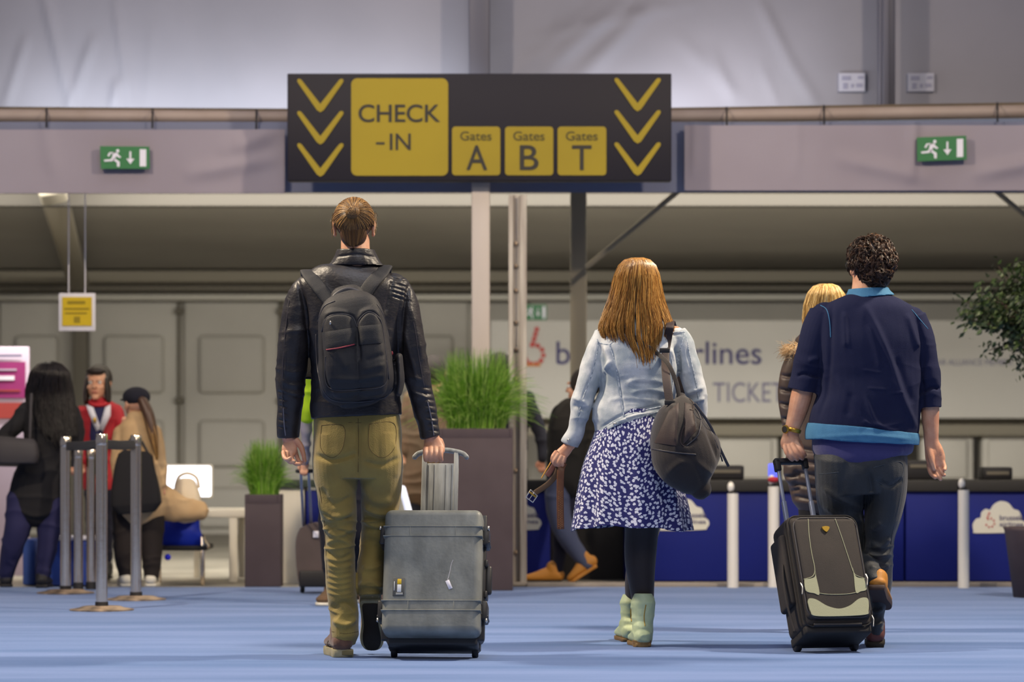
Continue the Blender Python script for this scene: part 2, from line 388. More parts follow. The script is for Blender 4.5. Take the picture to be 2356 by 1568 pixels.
# horizontal tube and rail along the top of the valance, with straps
for k, (xa, ya, xb, yb) in enumerate([(-1100, 245, 1178, 260), (1178, 260, 3460, 226)]):
    mb = MB(); mb.tube_w([P(xa, ya+14, 20.1), P(xb, yb+14, 20.1)], .042, .05, n=16); S('trim_%d' % (2+2*k), mb, M['tube_pink'])
    mb = MB(); mb.tube_w([P(xa, ya+2, 20.2), P(xb, yb+2, 20.2)], .022, .05, n=12, p=5); S('trim_%d' % (3+2*k), mb, M['tube_brown'])
for x, y in [(107, 268), (351, 270), (590, 272), (1672, 266), (1896, 262), (2295, 256)]:
    mb = MB(); mb.tube_w([P(x, y+24, 20.0), P(x, y+10, 19.99), P(x, y-10, 20.0), P(x, y-20, 20.08)], .006, .003, n=8)
    o = mb.build('strap', M['black'])
    side = {107: 'far left', 351: 'just right of the left exit sign', 590: 'close to the left end of the check-in sign', 1672: 'first right of the check-in sign', 1896: 'middle one right of the check-in sign', 2295: 'far right above the exit sign'}[x]
    tag(o, 'thin dark strap around the beam tube, '+side, 'strap', 'straps around the beam')
# aluminium uprights in front of the gable
mb = MB(); mb.boxp(1078, 1127, -300, 262, 20.7, .12, .01); S('trim_6', mb, M['dark_alu'])
mb = MB(); mb.boxp(2022, 2060, -300, 250, 20.7, .1, .008); mb.boxp(2032, 2046, -300, 250, 20.66, .05, .004); S('trim_7', mb, M['dark_alu'])
# rear bay: ceiling, cross beams, rafters, posts, back wall
mb = MB(); V = [(-12, 20.4, 2.88), (12, 20.4, 2.88), (12, 24, 2.80), (-12, 24, 2.80), (12, 32.4, 2.55), (-12, 32.4, 2.55)]
mb.add(V+[(x, y, z+.05) for x, y, z in V], [(0, 1, 2, 3), (3, 2, 4, 5), (9, 8, 7, 6), (11, 10, 8, 9)]); S('ceiling', mb, M['ceiling'], shade=False)
def xbeam(name, y0, y1, Y, th, m, x0=-1100, x1=3460): 
    mb = MB(); mb.boxp(x0, x1, y0, y1, Y, th, .01); return S(name, mb, m)
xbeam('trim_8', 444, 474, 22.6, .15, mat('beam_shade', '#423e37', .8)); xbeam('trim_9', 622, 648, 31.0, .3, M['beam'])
xbeam('trim_10', 656, 668, 31.3, .2, M['groove']); xbeam('trim_11', 676, 690, 31.7, .15, M['lightstrip'])
mb = MB(); mb.tube_w([P(118, 430, 22.0), P(180, 650, 30.8)], .06, .1, n=12, p=5); S('trim_12', mb, M['beam'])
mb = MB(); mb.boxp(1312, 1350, 440, 1336, 20.95, .06, .01); S('trim_13', mb, M['beam'])
mb = MB(); mb.tube_w([P(1352, 612, 20.75), P(1560, 440, 20.75)], .018, .03, n=10); S('trim_14', mb, M['beam'])
mb = MB(); mb.tube_w([P(2280, 430, 20.75), P(2400, 530, 20.75)], .018, .03, n=10); S('trim_15', mb, M['beam'])
mb = MB(); mb.boxp(168, 200, 650, 1260, 31.6, .1, .01); S('trim_16', mb, M['groove'])
mb = MB(); mb.box((0, 32.1, 1.2), (26, .1, 3.0)); 
for x0, x1 in [(-240, -15), (0, 165), (205, 408), (424, 640), (652, 868), (880, 1075), (1220, 1420)]:
    mb.boxp(x0, x1, 694, 1262, 31.98, .1, .015)
    c = (x0+x1)/2; hw = (x1-x0)/2-32
    for ya, yb in [(770, 905), (965, 1075), (1120, 1215)]: mb.boxp(c-hw, c+hw, ya, yb, 31.90, .14, .05, 3)
S('wall_back', mb, M['wall'])
mb = MB()
for x in (412, 646): 
    mb.tube_w([P(x, 690, 31.93), P(x, 1250, 31.93)], .012, .012, n=8)
    for y in (715, 920, 1100): mb.boxp(x-9, x+9, y-7, y+7, 31.88, .06, .01)
S('trim_17', mb, M['groove'])

# ------------------------------------------------------------------ check in sign on its pole
Ys = 19.62
mb = MB(); mb.boxp(1085, 1127, 380, 1340, 19.74, .1, .008)
o = mb.build('support_pole', M['pole']); tag(o, 'square pale pole that carries the big check-in sign, behind the tall planter', 'pole')
mb = MB(); mb.boxp(661, 1545, 169, 416, Ys, .118, .006); board = mb.build('check_in_sign', M['sign'])
tag(board, 'large dark rectangular check-in and gates sign with yellow panels and chevrons on a pole', 'sign')
def rrect(x0, x1, y0, y1, r, k=5):
    out = []
    for cx, cy, a0 in [(x1-r, y0+r, -90), (x1-r, y1-r, 0), (x0+r, y1-r, 90), (x0+r, y0+r, 180)]:
        for i in range(k+1):
            a = math.radians(a0+90*i/k); out.append((cx+r*math.cos(a), cy+r*math.sin(a)))
    return out
mb = MB(); mb.prism(rrect(808, 1031, 180, 404, 14), .006, Ys-.006); pan = mb.build('yellow_panel', M['yellow'], board, shade=False)
text('CHECK', (825, 1013, 240, 281), Ys-.007, M['sign_ink'], pan, 'lettering', .01)
text('-', (865, 885, 327, 332), Ys-.007, M['sign_ink'], pan, 'lettering'); text('IN', (897, 945, 307, 345), Ys-.007, M['sign_ink'], pan, 'lettering', .006)
for x0, x1, ch, lx0, lx1 in [(1040, 1151, 'A', 1073, 1121), (1162, 1273, 'B', 1196, 1239), (1283, 1395, 'T', 1316, 1361)]:
    mb = MB(); mb.prism(rrect(x0, x1, 291, 403, 8), .006, Ys-.006); pan = mb.build('yellow_panel', M['yellow'], board, shade=False)
    text(ch, (lx0, lx1, 334, 391), Ys-.007, M['sign_ink'], pan, 'lettering', .006)
    text('Gates', (x0+19, x1-20, 302, 323), Ys-.007, M['sign_ink2'], pan, 'lettering', .008)
for cx, ys in ((737, (187, 261, 335)), (1467, (185, 259, 333))):
    for y in ys:
        mb = MB(); z = .006
        for sx in (-1, 1):
            mb.prism([(cx+sx*p_, q_) for p_, q_ in [(0, y+57), (0, y+71), (8, y+66), (53, y+1), (53, y-4), (49, y-6), (44, y-4), (0, y+52)]], z, Ys-z)
        mb.build('chevron', M['yellow'], board, shade=False)
# tall riveted pole right of it
mb = MB(); mb.boxp(1170, 1181, 448, 1350, 19.60, .11, .004); mb.boxp(1196, 1212, 448, 1350, 19.60, .11, .004); mb.boxp(1181, 1196, 448, 1350, 19.64, .06, .002)
pl_ = mb.build('frame_post', M['pole_worn']); tag(pl_, 'grooved aluminium tent post from carpet to valance, right of the tall planter', 'post')
mb = MB(); mb.boxp(1166, 1214, 1338, 1349, 19.58, .16, .01); mb.build('foot_plate', M['kerb'], pl_)
for y in (560, 612, 668, 742, 805, 870, 1082, 1270):
    mb = MB(); c = P(1187, y, 19.63); mb.ell(c, (.012, .01, .014), n=10, m=6); mb.build('rivet', M['castiron'], pl_)

# ------------------------------------------------------------------ exit signs
def man_pict(mb, X, Yp, Y, th):   # running figure, arrow and door; X, Yp map unit coordinates to pixels
    def pr(pts): mb.prism([(X(a), Yp(b)) for a, b in pts], th, Y)
    pr([(.36+.032*math.cos(t*math.pi/5), .20+.075*math.sin(t*math.pi/5)) for t in range(10)])
    pr([(.27, .26), (.35, .28), (.385, .40), (.43, .46), (.41, .52), (.35, .46), (.325, .42), (.31, .58), (.24, .52)])
    pr([(.27, .26), (.34, .30), (.22, .32), (.185, .46), (.15, .42), (.19, .27)])
    pr([(.24, .52), (.31, .56), (.25, .66), (.09, .68), (.08, .60), (.21, .58)])
    pr([(.27, .54), (.32, .56), (.40, .68), (.40, .90), (.35, .90), (.345, .72), (.26, .60)])
    pr([(.60, .22), (.635, .22), (.635, .55), (.70, .54), (.62, .78), (.535, .54), (.60, .55)])
    pr([(.81, .12), (.94, .12), (.94, .88), (.81, .88)])
def exit_sign(q, Y, label, pict=True):
    (x0, y0), (x1, y1), (x2, y2), (x3, y3) = q
    mb = MB(); mb.prism(q, .025, Y); o = mb.build('exit_sign', M['exit_green'], shade=False); tag(o, label, 'exit sign', 'green exit signs')
    sl = (y1-y0)/(x1-x0)
    if True:
        mb = MB(); man_pict(mb, lambda a: x0+(x1-x0)*a, lambda b: y0+(y3-y0)*b, Y-.004, .004)
        pm = mb.build('pictogram', M['white'], o, shade=False)
        for v in pm.data.vertices:
            px = CX+v.co.x*F/v.co.y; v.co.z -= (px-x0)*sl*Y/F
    return o
exit_sign([(230, 336), (343, 337), (344, 388), (232, 388)], Yv-.06, 'green exit sign with running man, left of the check-in sign on the valance')
exit_sign([(2110, 316), (2223, 312), (2224, 367), (2111, 371)], Yv-.06, 'green exit sign with running man, right end of the valance')
exit_sign([(1205, 700), (1258, 700), (1258, 736), (1205, 736)], 29.55, 'small blurred green exit sign above the airline banner, beside the tall post')
# small printed notices on the gable
for x0, lb in ((1930, 'faint printed notice on the gable left of the right upright'), (2089, 'faint printed notice on the gable right of the right upright')):
    mb = MB(); mb.boxp(x0, x0+60, 168, 210, Yg-.03, .03); n_ = mb.build('printed_notice', mat('notice', '#a2a3b4', .6), shade=False); tag(n_, lb, 'notice', 'printed notices on the gable')
    for a, b, c_, d_ in [(7, 27, 175, 184), (44, 56, 175, 181), (10, 20, 191, 204), (28, 34, 193, 201), (40, 54, 192, 200)]:
        mb = MB(); mb.boxp(x0+a, x0+b, c_, d_, Yg-.034, .004); mb.build('print', M['faint_ink'], n_, shade=False)
mb = MB(); mb.boxp(135, 219, 674, 761, 20.75, .02, .004); o = mb.build('hanging_sign', M['white']); tag(o, 'square yellow notice in a white frame hanging above the black haired person', 'sign')
mb = MB(); mb.boxp(143, 211, 683, 749, 20.74, .012); yp = mb.build('yellow_panel', mat('notice_yellow', '#d6b600', .6), o, shade=False)
for ya, yb, xa, xb in [(692, 699, 155, 196), (708, 712, 148, 205), (718, 722, 150, 200), (728, 742, 170, 184)]:
    mb = MB(); mb.boxp(xa, xb, ya, yb, 20.737, .004); mb.build('print', mat('faded', '#9a8410', .7), yp, shade=False)
for x in (158, 196):
    mb = MB(); mb.tube_w([P(x, 676, 20.76), P(x, 640, 20.76), P(x, 312, 20.76)], .004, .004, n=6); mb.build('hanger', M['white'], o)

# ------------------------------------------------------------------ airline banner
Yb = 29.5
mb = MB(); mb.boxp(1128, 2700, 736, 962, Yb, .12, .01); ban = mb.build('airline_banner', M['banner']); tag(ban, 'long pale airline ticket desk banner with dark blue lettering behind the counters', 'banner')
text('brussels airlines', (1280, 1752, 785, 838), Yb-.002, M['navy_ink'], ban, 'lettering', .006)
text('TICKETS', (1640, 1826, 879, 925), Yb-.002, M['grey_ink'], ban, 'lettering', .0)
text('A STAR ALLIANCE MEMBER', (2120, 2330, 826, 840), Yb-.002, M['grey_ink'], ban, 'lettering', .0)
mb = MB()
for i in range(9):
    a = math.radians(-100+i*35); mb.ell(P(1228+22*math.cos(a), 815+22*math.sin(a), Yb-.01), (.022, .012, .022), n=10, m=6)
for i in range(4): mb.ell(P(1226+i*3, 790-i*11, Yb-.01), (.022,.012,.022), n=10, m=6)
mb.build('dotted_emblem', M['red_dot'], ban)
mb = MB()
for i in range(4): mb.ell(P(1212+i*9, 838, Yb-.01), (.02, .012, .02), n=10, m=6)
mb.build('dotted_emblem', M['orange_dot'], ban)
# darker strip standing in for the shadow under the banner, then wall units
mb = MB(); mb.boxp(1212, 2700, 962, 1002, 29.8, .3, .01); S('trim_18', mb, M['beam'])
for i, (x0, x1) in enumerate([(1400, 1560), (1640, 1790), (1800, 1960), (2120, 2240), (2260, 2420)]):
    mb = MB(); mb.boxp(x0, x1, 992, 1262, 29.95, .3, .02); mb.boxp(x0+14, x1-14, 1010, 1100, 29.9, .1, .02)
    o = mb.build('wall_cabinet', M['wall']); tag(o, ['beige wall cabinet under the banner behind the bag woman', 'beige wall cabinet under the banner left of the puffer coat', 'beige wall cabinet behind the man with the soft trolley case', 'beige wall cabinet right of the open hand', 'beige wall cabinet at the far right under the banner'][i], 'cabinet', 'wall cabinets behind the counters')

# ------------------------------------------------------------------ check in counters
Yc = 20.38
def cloud(mb, cx, cy, s, Y):
    pts = [(-46, 34), (-48, 18), (-40, 5), (-30, 2), (-28, -10), (-18, -18), (-8, -16), (0, -28), (16, -36), (34, -32), (46, -18), (58, -14), (64, 0), (62, 6), (72, 12), (76, 22), (70, 32), (60, 36), (-38, 38)]
    q = catmull([(cx+a*s, cy+b*s) for a, b in pts]+[(cx-46*s, cy+34*s)], 3)[:-1]; mb.prism([tuple(a) for a in q], .006, Y)
specs = [(1120, 1266, 1170, 1182, 'left end, showing beside the grooved post'), (1440, 1790, 1556, 1182, 'behind the woman with the bag'), (1794, 2080, None, 0, 'behind the puffer coat'), (2084, 2204, None, 0, 'narrow one left of the right barrier post'), (2208, 2640, 2286, 1188, 'rightmost with a white cloud logo')]
for x0, x1, lx, ly, lb in specs:
    root = empty('check_in_counter', P((x0+x1)/2, 1030, Yc).to_2d().to_3d(), 'blue fronted check-in counter, '+lb, 'counter', 'blue check-in counters')
    mb = MB(); mb.boxp(x0, x1, 1130, 1336, Yc, .5, .006); mb.build('front_panel', M['blue'], root)
    mb = MB(); mb.boxp(x0-1, x1+1, 1104, 1131, Yc-.03, .6, .01); mb.build('worktop', M['counter_top'], root)
    if lx:
        mb = MB(); cloud(mb, lx, ly, 1.0, Yc-.007); c = mb.build('cloud_logo', M['cloud'], root, shade=False)
        text('brussels', (lx+14, lx+68, ly-4, ly+8), Yc-.008, M['grey_ink'], c, 'lettering', .01)
        text('airlines', (lx+14, lx+68, ly+12, ly+22), Yc-.008, M['grey_ink'], c, 'lettering', .01)
        mb = MB()
        for i in range(7):
            a = math.radians(-120+i*45); mb.ell(P(lx-8+10*math.cos(a), ly+14+10*math.sin(a), Yc-.01), (.006, .004, .006), n=8, m=5)
        for i in range(3): mb.ell(P(lx-14+i*2, ly-4-i*5+6, Yc-.01), (.006, .004, .006), n=8, m=5)
        mb.build('emblem', M['red_dot'], c)
mb = MB(); mb.boxp(1266, 1440, 1110, 1336, Yc+.45, .05, .004); mb.boxp(1264, 1442, 1104, 1128, Yc+.1, .4, .01); o = mb.build('dark_gap_panel', M['black']); tag(o, 'black panel standing in for the darkness of the open gap between two blue counters behind the striding legs', 'panel')  # black sheet put in as the darkness of the open gap
for x0, x1, y0, lb in [(1634, 1712, 1070, 'low black printer on the counter right of the shoulder bag'), (2086, 2162, 1058, 'black desk printer on the counter behind the open hand'), (2262, 2330, 1074, 'small black terminal on the rightmost counter')]:
    Y = Yc+.25; k = Y/F; root = empty('desk_printer', P((x0+x1)/2, 1104, Y), lb, 'printer', 'machines on the counters')
    mb = MB(); mb.boxp(x0, x1, y0, 1103, Y, .25, .012); mb.build('body', M['black'], root)
    mb = MB(); mb.boxp(x0+8, x1-8, y0+10, y0+18, Y-.006, .01, .002); mb.build('paper_slot', M['groove'], root)

# ------------------------------------------------------------------ barrier posts at the right
def rail_post(x, yt, yb, Y, lb):
    c = P(x, yb, Y); c.z = 0; k = Y/F; H = HC+(YH-yt)*k
    root = empty('barrier_post', (c.x, Y, 0), lb, 'post', 'slim steel barrier posts before the counters')
    mb = MB(); mb.lathe((c.x, Y, 0), [(.034, 0), (.034, H-.07)], 20); mb.build('shaft', M['steel'], root, auto=40)
    mb = MB(); mb.lathe((c.x, Y, 0), [(.02, H-.07), (.02, H-.055)], 16); mb.build('neck', M['black'], root, auto=40)
    mb = MB(); mb.ell((c.x-.012, Y, H-.03), (.022, .022, .032), n=14, m=8); mb.build('finial', M['steel'], root)
rail_post(1686, 1108, 1352, 19.45, 'slim steel barrier post under the dangling end of the shoulder bag')
rail_post(1780, 1092, 1348, 19.5, 'slim steel barrier post left of the soft trolley case, behind its handle')
rail_post(2217, 1100, 1360, 19.4, 'slim steel barrier post at the right, beside the cloud logo')
mb = MB(); mb.ell(P(1779, 1103, 19.46), (.035, .03, .018), n=14, m=8); o = mb.build('red_cap', M['red']); tag(o, 'small red cap lying on the barrier post behind the trolley handle', 'cap')
mb = MB(); mb.boxp(1768, 1794, 1066, 1096, 20.5, .02, .006); mb.boxp(1777, 1785, 1094, 1107, 20.5, .02, .002); o = mb.build('indicator_light', mat('blue_lamp', '#5560f0', .4, emit=1.2)); tag(o, 'small glowing blue indicator above the counter behind the trolley handle', 'light')

# ------------------------------------------------------------------ belt barrier posts at the left
def stanchion(x, yt, yb, lb, r=.031, Y=None, base=True):
    Y = Y or GY(yb); c = P(x, yb, Y); c.z = 0; H = HC+(YH-yt)*Y/F
    root = empty('belt_barrier', (c.x, Y, 0), lb, 'barrier post', 'chrome belt barrier posts at the left')
    mb = MB(); mb.lathe((c.x, Y, 0), [(r, .035), (r, H-.06)], 24); mb.build('post', M['chrome'], root, auto=40)
    mb = MB(); mb.lathe((c.x, Y, 0), [(r*1.0, H-.06), (r*1.03, H-.055), (r*1.03, H-.006), (r*.9, H)], 24); mb.build('belt_head', M['chrome'], root, auto=40)
    mb = MB(); mb.lathe((c.x, Y, 0), [(r*1.15, .0 if not base else .012), (r*1.1, .045)], 24); mb.build('collar', M['black'], root, auto=40)
    if base:
        mb = MB(); mb.lathe((c.x, Y, 0), [(.168, 0), (.168, .006), (.12, .014), (.1, .022), (.05, .024)], 36); mb.build('base', M['castiron'], root, auto=50)
    return Vector((c.x, Y, H))
hA = stanchion(234, 997, 1403, 'chrome belt barrier post nearest the viewer, in the middle of the left group')
hB = stanchion(313, 1000, 1379, 'chrome belt barrier post right of the nearest one, in front of the beige coat')
hC = stanchion(151, 1004, 1364, 'chrome belt barrier post left of the nearest one, in front of the black dressed person')
hD = stanchion(180, 1030, 1353, 'thin chrome belt barrier post farther back, second from left', .028, 19.16, False)
hE = stanchion(209, 1032, 1352, 'chrome belt barrier post farther back, right behind the nearest one', .028, 19.22, False)
def belt(a, b, lb, dz=-.055):
    mid = (a+b)/2; mid.z -= .004; pts = [a+Vector((0, 0, dz)), mid+Vector((0, 0, dz)), b+Vector((0, 0, dz))]
    d = (b-a).normalized(); mb = MB(); mb.tube_w([tuple(p_) for p_ in pts], .025, .0015, n=8, p=4, ref=(-d.y, d.x, 0)); o = mb.build('barrier_belt', M['tape'])
    tag(o, lb, 'belt', 'black retractable barrier belts'); return o
belt(hC, hA, 'black retractable belt between the left and the nearest barrier posts')
belt(hA, hB, 'black retractable belt between the nearest and the right barrier posts')
e_ = P(-60, 1062, 20.4); o = belt(Vector((e_.x, e_.y, e_.z+.055)), Vector((hD.x, hD.y, e_.z+.055)), 'dark belt running out at the left edge below the grey bag')

# ------------------------------------------------------------------ planters with grass
def planter(x0, x1, yt, yb, Y, gx0, gx1, gy, n, lb, seed, L):
    R = random.Random(seed); k = Y/F; w_ = (x1-x0)*k; cx = P((x0+x1)/2, 0, Y).x; H = HC+(YH-yt)*k
    root = empty('planter', (cx, Y+w_/2, 0), lb, 'planter')
    mb = MB(); t = .02
    mb.box((cx, Y+w_/2, (H-.05)/2), (w_, w_, H-.05), .006)
    for sx, sy, sw, sd in [(-1, 0, t, w_), (1, 0, t, w_), (0, -1, w_-2*t, t), (0, 1, w_-2*t, t)]:
        mb.box((cx+sx*(w_-t)/2, Y+w_/2+sy*(w_-t)/2, H-.03), (sw, sd, .06), .003)
    mb.build('pot', M['planter'], root)
    mb = MB(); mb.box((cx, Y+w_/2, H-.028), (w_-2*t, w_-2*t, .03)); mb.build('soil', M['soil'], root)
    mb = MB(); top = HC+(YH-gy)*k
    for i in range(n):
        a = R.uniform(0, 2*math.pi); r = math.sqrt(R.random())*w_*.36; bx, by = cx+r*math.cos(a)*1.1, Y+w_/2+r*math.sin(a)
        spread = R.uniform(0, 1)**1.1; dirx, diry = math.cos(a+R.uniform(-.6, .6)), math.sin(a+R.uniform(-.6, .6))
        hgt = (top-H)*R.uniform(.55, 1.14)*(1-.35*spread**2); reach = spread*(gx1-gx0)/2*k*R.uniform(.5, 1.18)
        reach = max(0, reach-r*.4)
        pts = [(bx+dirx*reach*(t_**1.9), by+diry*reach*.8*(t_**1.9), H-.03+hgt*(1-(1-t_)**1.35)-.10*spread*t_**3*reach/.2) for t_ in np.linspace(0, 1, 7)]
        mb.strand(pts, .0026, .0006, 3)
    o = mb.build('grass', M['grass'], root); o['kind'] = 'stuff'
    return root
planter(1010, 1180, 985, 1355, 19.02, 980, 1262, 806, 2600, 'tall dark square planter with bushy green grass beneath the check-in sign', 3, 1)
planter(563, 646, 1137, 1351, 19.55, 540, 672, 1010, 1300, 'small dark planter with green grass left of the man with the backpack', 5, 1)

# ------------------------------------------------------------------ potted tree at the right edge
def tree():
    Y = 18.2; k = Y/F; c = P(2392, 722, Y); root = empty('potted_tree', (c.x, Y, 0), 'dark green leafy ornamental tree reaching in at the right edge', 'tree')
    mb = MB(); mb.lathe((c.x, Y, 0), [(.15, 0), (.2, .38), (.21, .4), (.19, .4), (.18, .36)], 24); mb.build('pot', M['planter'], root)
    R = random.Random(11); mb = MB(); tr = [(c.x, Y, .3), (c.x+.02, Y, .8), (c.x-.01, Y+.01, 1.2), (c.x, Y, 1.62)]
    mb.tube_w(catmull(tr, 5), np.linspace(.028, .014, 16), np.linspace(.028, .014, 16), n=10)
    lf = MB(); tips = []
    for i in range(95):
        d = Vector((R.gauss(0, 1), R.gauss(0, 1), R.gauss(.15, .85))).normalized(); L = R.uniform(.2, .46)*(.85 if d.z > .6 else 1)
        b0 = Vector((c.x, Y, c.z-.12+R.uniform(-.12, .2))); e = Vector((c.x+d.x*L*1.0, Y+d.y*L, c.z+d.z*L*.88+R.uniform(-.03, .03)))
        m_ = (b0+e)/2+Vector((R.uniform(-.03, .03), 0, .03)); pts = catmull([tuple(b0), tuple(m_), tuple(e)], 5); mb.strand(pts, .007, .002, 5)
        for t in range(80):
            p0 = Vector(pts[min(len(pts)-1, int((R.random()**.6)*len(pts)))])+Vector((R.gauss(0, .036), R.gauss(0, .036), R.gauss(0, .036)))
            n = Vector((R.gauss(0, 1), R.gauss(0, 1), R.gauss(0, 1))).normalized(); u = n.orthogonal().normalized(); v = n.cross(u); s = R.uniform(.016, .028)
            q = [p0-u*s, p0+v*s*.45+n*.002, p0+u*s, p0-v*s*.45+n*.002]; lf.add([tuple(x) for x in q], [(0, 1, 2, 3)], R.random())
    mb.build('trunk', M['bark'], root); o = lf.build('foliage', M['leaf'], root, shade=False); o['kind'] = 'stuff'
tree()

# ------------------------------------------------------------------ left background furniture
mb = MB(); root = empty('display_panel', P(20, 1030, 21.5).to_2d().to_3d(), 'magenta and red information display with white lettering at the left edge', 'display panel')
mb = MB(); mb.boxp(-90, 66, 797, 1345, 21.5, .05, .008); mb.build('frame', M['lilac'], root)
mb = MB(); mb.boxp(-84, 58, 832, 915, 21.49, .02); mg = mb.build('magenta_field', M['magenta'], root, shade=False)
mb = MB(); mb.boxp(-84, 58, 926, 962, 21.49, .02); mb.build('red_field', M['brick'], root, shade=False)
for xa, xb, ya, yb, mm in [(-60, 33, 864, 874, 'white'), (-60, 38, 848, 852, 'lilac'), (-60, 46, 896, 900, 'brick'), (-60, 50, 815, 820, 'grey_ink')]:
    mb = MB(); mb.boxp(xa, xb, ya, yb, 21.484, .005); mb.build('print', M[mm], mg if ya > 830 and ya < 915 else root, shade=False)
def crate(x0, x1, y0, y1, Y, m, lb, name='storage_box', lid=True, cat='box'):
    c = P((x0+x1)/2, y1, Y); root = empty(name, (c.x, Y, 0), lb, cat)
    mb = MB(); mb.boxp(x0, x1, y0, y1, Y, .35, .01); mb.build('body', m, root)
    if lid: mb = MB(); mb.boxp(x0-2, x1+2, y0-6, y0+2, Y-.01, .37, .006); mb.build('lid', M['white'], root)
crate(112, 222, 1240, 1347, 19.72, mat('box_blue', '#1b3a90', .6), 'blue box with a pale lid behind the left barrier posts')
crate(52, 80, 1240, 1345, 19.9, mat('bag_blue', '#2f4f9c', .6), 'narrow blue box between the legs of the black dressed person', lid=False)
mb = MB(); mb.boxp(119, 138, 1168, 1337, 20.3, .05, .006); o = mb.build('white_leg_panel', M['offwhite']); o.name = 'desk_upright'; tag(o, 'short pale upright standing behind the left barrier posts', 'upright')
# desk with monitor
root = empty('white_desk', P(530, 1030, 20.9).to_2d().to_3d(), 'white desk with slim square legs left of the small planter', 'desk'); Y = 20.3
mb = MB(); mb.boxp(440, 566, 1172, 1190, Y, .75, .006); mb.build('desk_top', M['offwhite'], root)
for x0, x1, yy in [(527, 545, Y), (548, 562, Y+.68), (446, 458, Y+.68)]:
    mb = MB(); a = P(x0, 1190, yy); b = P(x1, 0, yy); mb.box(((a.x+b.x)/2, yy+.03, a.z/2-.002), (b.x-a.x, .05, a.z), .003); mb.build('leg', M['offwhite'], root)
root = empty('monitor', P(431, 1172, 20.7), 'glowing white computer monitor on the desk behind the beige coat', 'monitor')
mb = MB(); mb.prism(rrect(372, 490, 1067, 1146, 8), .03, 20.62); mb.build('housing', M['offwhite'], root)
mb = MB(); mb.prism(rrect(376, 486, 1071, 1142, 6), .004, 20.615); mb.build('screen', M['screen'], root, shade=False)
mb = MB(); mb.boxp(424, 440, 1140, 1176, 20.68, .03, .004); mb.boxp(405, 460, 1170, 1176, 20.62, .16, .004); mb.build('stand', M['groove'], root)
# blue chair
Y = 19.9; root = empty('office_chair', P(415, 1030, Y).to_2d().to_3d(), 'blue backed visitor chair with chrome legs beside the beige coat', 'chair')
mb = MB(); mb.prism([tuple(a) for a in catmull([(372, 1180), (400, 1178), (452, 1178), (458, 1215), (466, 1252), (420, 1254), (374, 1252), (371, 1215), (372, 1180)], 3)[:-1]], .05, Y); mb.build('backrest', M['blue2'], root)
mb = MB(); mb.boxp(368, 476, 1254, 1266, Y-.02, .45, .01); mb.build('seat', M['black'], root)
for xs in [(478, 472, 466), (372, 370, 366)]:
    for dy in (0, .42):
        mb = MB(); a = P(xs[1], 1258, Y+dy); b = P(xs[2], 0, Y+dy); b.z = .008; a2 = P(xs[0], 1256, Y+dy); mb.tube_w([tuple(a2), (b.x, Y+dy, .3), tuple(b)], .014, .014, n=10); mb.build('leg', M['chrome'], root)
mb = MB(); mb.ell(P(386, 1281, Y-.03), (.02, .02, .02)); mb.build('blue_knob', mat('knob', '#1420e0', .4), root)
# low white cabinet behind planter
root = empty('low_cabinet', P(668, 1030, 20.4).to_2d().to_3d(), 'pale low cabinet with a dark top between small planter and backpack man', 'cabinet')
mb = MB(); mb.boxp(640, 700, 1120, 1346, 20.3, .5, .006); mb.build('body', M['offwhite'], root)
mb = MB(); mb.boxp(636, 760, 1104, 1121, 20.27, .55, .006); mb.build('dark_top', mat('darkgreen', '#2f3a30', .7), root)
mb = MB(); mb.boxp(704, 734, 1128, 1344, 20.3, .3, .006); o = mb.build('blue_board', M['blue']); tag(o, 'blue board behind the brown trolley case handle', 'board')
# ================================================================== figures: shared builders
M['leather'] = mat('leather', '#1c1a1e', .44, col2='#2b282a', nscale=14, bump=.35, bscale=70, bstretch=(1, 1, 1.6), spec=.45)
M['zipm'] = mat('zip_dark', '#77747a', .4, .6); M['hair_far'] = mat('hair_far', '#2b211a', .85, rnd=['#120d0a', '#261b14', '#3a2c20']); M['leather_seam'] = mat('leather_seam', '#3a353a', .5)
M['khaki'] = mat('khaki', '#93803f', .8, col2='#857238', nscale=9, bump=.35, bscale=240, sheen=.25)
M['khaki_seam'] = mat('khaki_seam', '#5d4c27', .85)
M['tan_suede'] = mat('tan_suede', '#775440', .85, col2='#5c3e2f', nscale=22, bump=.3, bscale=150, sheen=.3)
M['sole_cream'] = mat('sole_cream', '#b5ac8a', .7, col2='#99906f', nscale=14); M['sole_dark'] = mat('sole_dark', '#2a241d', .8, bump=.5, bscale=220)
M['nylon'] = mat('nylon', '#19181b', .66, col2='#201e22', nscale=7, bump=.3, bscale=420); M['nylon2'] = mat('nylon_panel', '#212124', .7, bump=.35, bscale=380)
M['cord'] = mat('piping', '#37353a', .5); M['red_piping'] = mat('red_piping', '#8e2f3b', .6)
M['peli'] = mat('case_plastic', '#6f716b', .5, col2='#888a83', nscale=13, stretch=(1, 1, .6), bump=.2, bscale=60, detail=8); M['peli_dark'] = mat('case_dark', '#2b2a2a', .45)
M['peli_handle'] = mat('handle_plastic', '#7d807e', .45, col2='#969997', nscale=24, stretch=(2, 1, .2))
M['hair_fair'] = mat('hair_fair', '#7a5530', .42, rnd=['#33200f', '#5b3d1e', '#8a6534', '#b98f52'])
M['hair_auburn'] = mat('hair_auburn', '#7a4f22', .36, rnd=['#5c3816', '#8a5c26', '#ab7a38', '#cc9f58'])
M['hair_brown'] = mat('hair_brown', '#2f2018', .45, rnd=['#21160f', '#3a271c', '#553a28', '#735338'])
M['hair_blonde'] = mat('hair_blonde', '#c9a058', .4, rnd=['#8e6a33', '#c09550', '#dcb873', '#efd69a'])
M['hair_black'] = mat('hair_black', '#15100f', .4, rnd=['#0d0a0a', '#17110f', '#231a18'])
